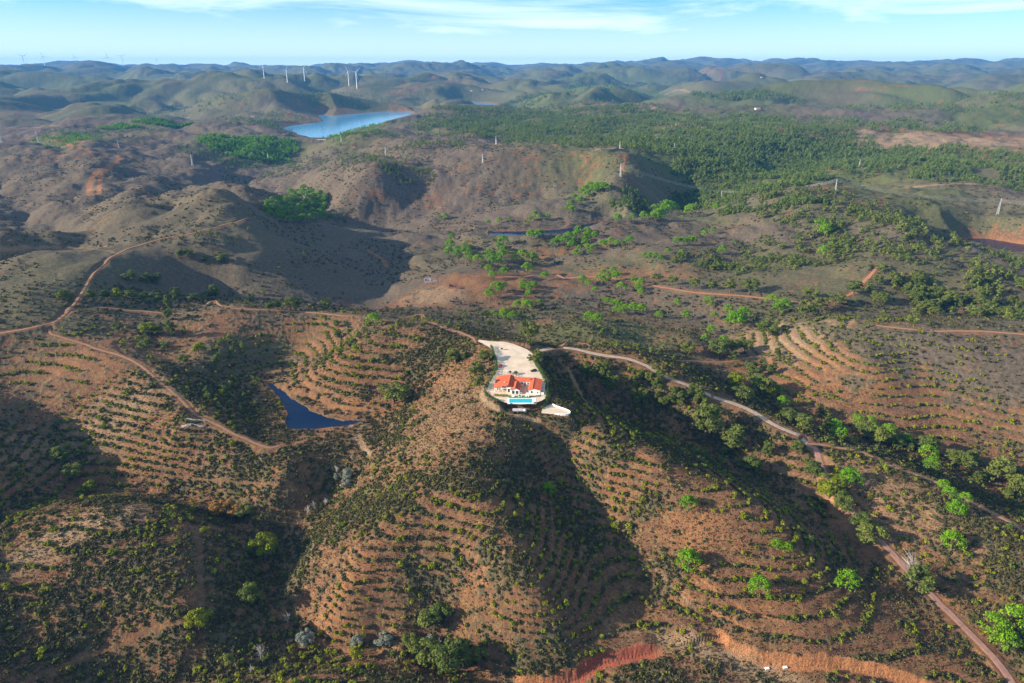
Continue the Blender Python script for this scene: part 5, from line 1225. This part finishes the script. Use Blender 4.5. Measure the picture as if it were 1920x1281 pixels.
# log piles, white troughs
for px, py, lab in ((362,787,'upper row of bleached cut logs on the left terraces'),(358,798,'lower row of bleached cut logs on the left terraces')):
    x, y, z = hit(px, py); x2_, y2_, _ = hit(px + 40, py + 2); L_ = math.hypot(x2_ - x, y2_ - y); sh = []; r = random.Random(px)
    for k in range(34):
        a = -L_ * .5 + L_ * k / 34; b = r.uniform(-.5, .5); hz = r.uniform(.1, .5); V, F = tube_pts([(a, b, hz), (a + 2.2, b + r.uniform(-.3, .3), hz + r.uniform(-.1, .1))], [.17, .13], 5); sh.append((V, F))
    V, F = merge(sh); zz = [float(height(x + v[0], y + v[1])) for v in V]; V[:, 2] += np.array(zz) - float(z); o = obj('log_pile', V, F, 'logs'); o.location = (x, y, z); tag(o, lab, 'log pile')
for i, (px, py, lab) in enumerate(((1438,1255,'left of two white water troughs on the flat ground at the bottom'),(1472,1253,'right of two white water troughs on the flat ground at the bottom'))):
    x, y, z = hit(px, py); t = thing('water_trough', lab, 'trough', (x, y, z), .1); part('basin', [box(-.85, .85, -.5, -.4, 0, .7), box(-.85, .85, .4, .5, 0, .7), box(-.85, -.75, -.4, .4, 0, .7), box(.75, .85, -.4, .4, 0, .7)], 'coping', t); part('lid', [box(-.9, .9, -.55, .55, .7, .78)], 'coping', t)
# ---------------------------------------------------------------- wind turbines
def blade_mesh():
    V = []; F = []; st = [(0, .9, .9), (.08, 1.0, .8), (.2, 2.1, .45), (.5, 1.3, .28), (.8, .8, .16), (1, .2, .08)]
    for t_, c, th in st: V += [(-c * .3, 0, t_), (0, th / 2, t_), (c * .7, 0, t_), (0, -th / 2, t_)]
    for i in range(len(st) - 1):
        for k in range(4): F.append((i * 4 + k, i * 4 + (k + 1) % 4, i * 4 + 4 + (k + 1) % 4, i * 4 + 4 + k))
    F += [(3, 2, 1, 0), (20, 21, 22, 23)]; return np.array(V, float), F
def turbine(px, base_y, hub_y, rot0, label, d=None, yaw=0.0, group='wind turbines'):
    if d is None: x, y, z = hit(px, base_y)
    else: x, y = PD(px, d); z = float(height(x, y))
    X_, Y_, Z_ = ray(px, hub_y); zt_ = CAM_H + Z_ * (math.hypot(x, y) / math.hypot(X_, Y_)); hh = max(60.0, zt_ - z)
    t = thing('wind_turbine', label, 'wind turbine', (x, y, z - 2), yaw, group); s = hh / 85
    V, F = tube_pts([(0, 0, 0), (0, 0, hh * .5), (0, 0, hh)], [2.6 * s, 2.0 * s, 1.4 * s], 12); obj('tower', V, F, 'turbine', t, True)
    part('nacelle', [box(-1.8 * s, 1.8 * s, -3.2 * s, 7 * s, hh - 1.4 * s, hh + 2.4 * s)], 'turbine', t)
    V, F = tube_pts([(0, -3.2 * s, hh + .4), (0, -5.0 * s, hh + .4), (0, -6.2 * s, hh + .4)], [2.0 * s, 1.9 * s, .5 * s], 10); obj('hub', V, F, 'turbine', t, True)
    for k in range(3):
        bv, bf = blade_mesh(); bv = bv * np.array([1.7 * s, 1.7 * s, 40 * s]); o = obj('blade', bv, bf, 'turbine', t); o.location = (0, -4.8 * s, hh + .4); o.rotation_euler = (0, R(rot0 + 120 * k), 0)
for i, (px, by, hy, r0, lab) in enumerate([(495.5,147,125,5,'leftmost white wind turbine of the five beyond the reservoir'),(539,155,131,20,'second white wind turbine from the left of the five beyond the reservoir'),(571.5,152,127,30,'middle white wind turbine of the five beyond the reservoir'),
        (654.5,161,134,-25,'fourth white wind turbine from the left beyond the reservoir'),(669.5,166,135,45,'nearest and largest white wind turbine, rightmost of the five')]): turbine(px, by, hy, r0, lab, yaw=.25)
for i, (px, hy, r0) in enumerate([(36,115,10),(90,106,-60),(126,106,-20),(182,107,-15),(240,107,-5),(266,106,-70),(327,112,-50)]):
    turbine(px, 0, hy, r0, '%s tiny wind turbine from the left on the far skyline' % ordn(i, 8), d=12500, yaw=.5, group='tiny wind turbines on the skyline')
# ---------------------------------------------------------------- power line
PY = [(1565,363,335,'tall steel power pylon on the bare crest right of centre'),(1870,402,371,'tall leaning looking steel pylon near the right edge'),(1352,373,357,'steel pylon at the gully below the forest'),(1611,312,299,'small pylon on the knoll before the forest'),
 (1163,331,306,'lattice pylon on the brown spur with the red firebreak'),(1162,279,266,'small pylon at the edge of the forest plateau'),(1264,281,271,'small pylon among the forest trees'),(905,306,289,'small pylon on the terraced hill left of centre'),(930,271,255,'small pylon by the bare patch left of centre'),
 (723,291,275,'small pylon on the dark hill before the reservoir'),(503,300,287,'small pylon below the green hillside'),(361,311,289,'pylon in the valley left of the green hillside'),(223,278,263,'pylon standing left on the purple ridge'),(72,268,246,'pale pylon on the far left ridge'),(3,268,248,'pylon at the left edge of the picture'),(640,265,254,'small pylon on the bright green strip by the reservoir dam')]
TOPS = {}
for px, by, ty, lab in PY:
    x, y, z = hit(px, by); X_, Y_, Z_ = ray(px, ty); g = math.hypot(x, y) / math.hypot(X_, Y_); hh = max(14., CAM_H + Z_ * g - z); hh = min(hh, 40)
    t = thing('power_pylon', lab, 'pylon', (x, y, z - .3), .5, 'pylons'); b = hh * .055; tw = max(.12, math.hypot(x, y) * .00013)
    for sx in (-1, 1):
        for sy in (-1, 1): V, F = tube_pts([(sx * b, sy * b, 0), (sx * b * .35, sy * b * .35, hh * .8), (sx * .25, sy * .25, hh)], [tw, tw * .8, tw * .6], 4); obj('leg', V, F, 'steel', t)
    sh = []
    for k in range(9):
        z0, z1 = hh * k / 9, hh * (k + 1) / 9; f0 = b * (1 - .65 * min(1, z0 / hh / .8)); f1 = b * (1 - .65 * min(1, z1 / hh / .8))
        for c0, c1 in (((-1, -1), (1, -1)), ((1, -1), (1, 1)), ((1, 1), (-1, 1)), ((-1, 1), (-1, -1))): sh.append(tube_pts([(c0[0] * f0, c0[1] * f0, z0), (c1[0] * f1, c1[1] * f1, z1)], [tw * .6, tw * .6], 3))
    part('bracing', sh, 'steel', t)
    for q, zz in enumerate((.80, .88, .96)): V, F = tube_pts([(-hh * .11, 0, hh * zz), (0, 0, hh * zz + .4), (hh * .11, 0, hh * zz)], [tw * .6, tw, tw * .6], 4); obj('cross_arm', V, F, 'steel', t)
    TOPS[px] = (x, y, z, hh)
TOPS[2000] = (*P(1990, 398, 0), TOPS[1870][2] - 2, 32.0)
for a, b, lab in ((1352, 1565, 'between the gully pylon and the crest pylon'), (1565, 1870, 'between the crest pylon and the right pylon'), (1870, 2000, 'from the right pylon out of the picture'), (1163, 1352, 'from the firebreak pylon down to the gully pylon')):
    A_, B_ = TOPS[a], TOPS[b]
    for k, (zz, sd) in enumerate(((.80, -1), (.80, 1), (.88, -1), (.88, 1), (.96, -1), (.96, 1))):
        dx, dy = B_[0] - A_[0], B_[1] - A_[1]; L_ = math.hypot(dx, dy); nx_, ny_ = -dy / L_ * 3.2 * sd, dx / L_ * 3.2 * sd; pts = []
        for i in range(25):
            t_ = i / 24; z = (A_[2] + A_[3] * zz) * (1 - t_) + (B_[2] + B_[3] * zz) * t_ - L_ * .035 * 4 * t_ * (1 - t_); pts.append((A_[0] + dx * t_ + nx_, A_[1] + dy * t_ + ny_, z))
        V, F = tube_pts(pts, [.065] * 25, 4); o = obj('power_cable', V, F, 'cable'); tag(o, 'thin sagging power cable strung ' + lab, 'cable', 'cables ' + lab)
# ---------------------------------------------------------------- reservoir dam and far houses
dl = densify([P(a, b, -13) for a, b in [(560,259),(590,262),(612,262)]], 12); wall_along('dam_wall', dl, 9, [-15] * len(dl), 2.4, 'concrete', 'pale yellowish dam wall closing the near end of the reservoir', 'dam')
for i, (px, py, lab) in enumerate([(1420,206,'low long white farmhouse amid the far forest'),(905,169,'white far house on the hill beyond the reservoir'),(353,223,'tiny white house at the green strip far left'),(885,171,'second white far house beyond the reservoir'),(1428,146,'tiny white house among the far blue hills'),(474,220,'tiny white house left of the reservoir')]):
    x, y, z = hit(px, py); s = 1.1 if i == 0 else .9; hs = thing('far_house', lab, 'house', (x, y, z), .3, None); L_ = 16 * s
    part('wall', [prism_x([(-4 * s, -2), (4 * s, -2), (4 * s, 4 * s), (0, 5.6 * s), (-4 * s, 4 * s)], -L_ / 2, L_ / 2)], 'white', hs)
    part('roof', [prism_x([(-4.4 * s, 4 * s), (0, 5.8 * s), (0, 6.1 * s), (-4.4 * s, 4.3 * s)], -L_ / 2 - .4, L_ / 2 + .4), prism_x([(0, 5.8 * s), (4.4 * s, 4 * s), (4.4 * s, 4.3 * s), (0, 6.1 * s)], -L_ / 2 - .4, L_ / 2 + .4)], 'tile2', hs)
    for k in range(3): part('window', [box(-L_ * .35 + k * L_ * .28, -L_ * .35 + k * L_ * .28 + 1.4, -4 * s - .05, -4 * s + .02, 1, 2.6)], 'glass', hs)
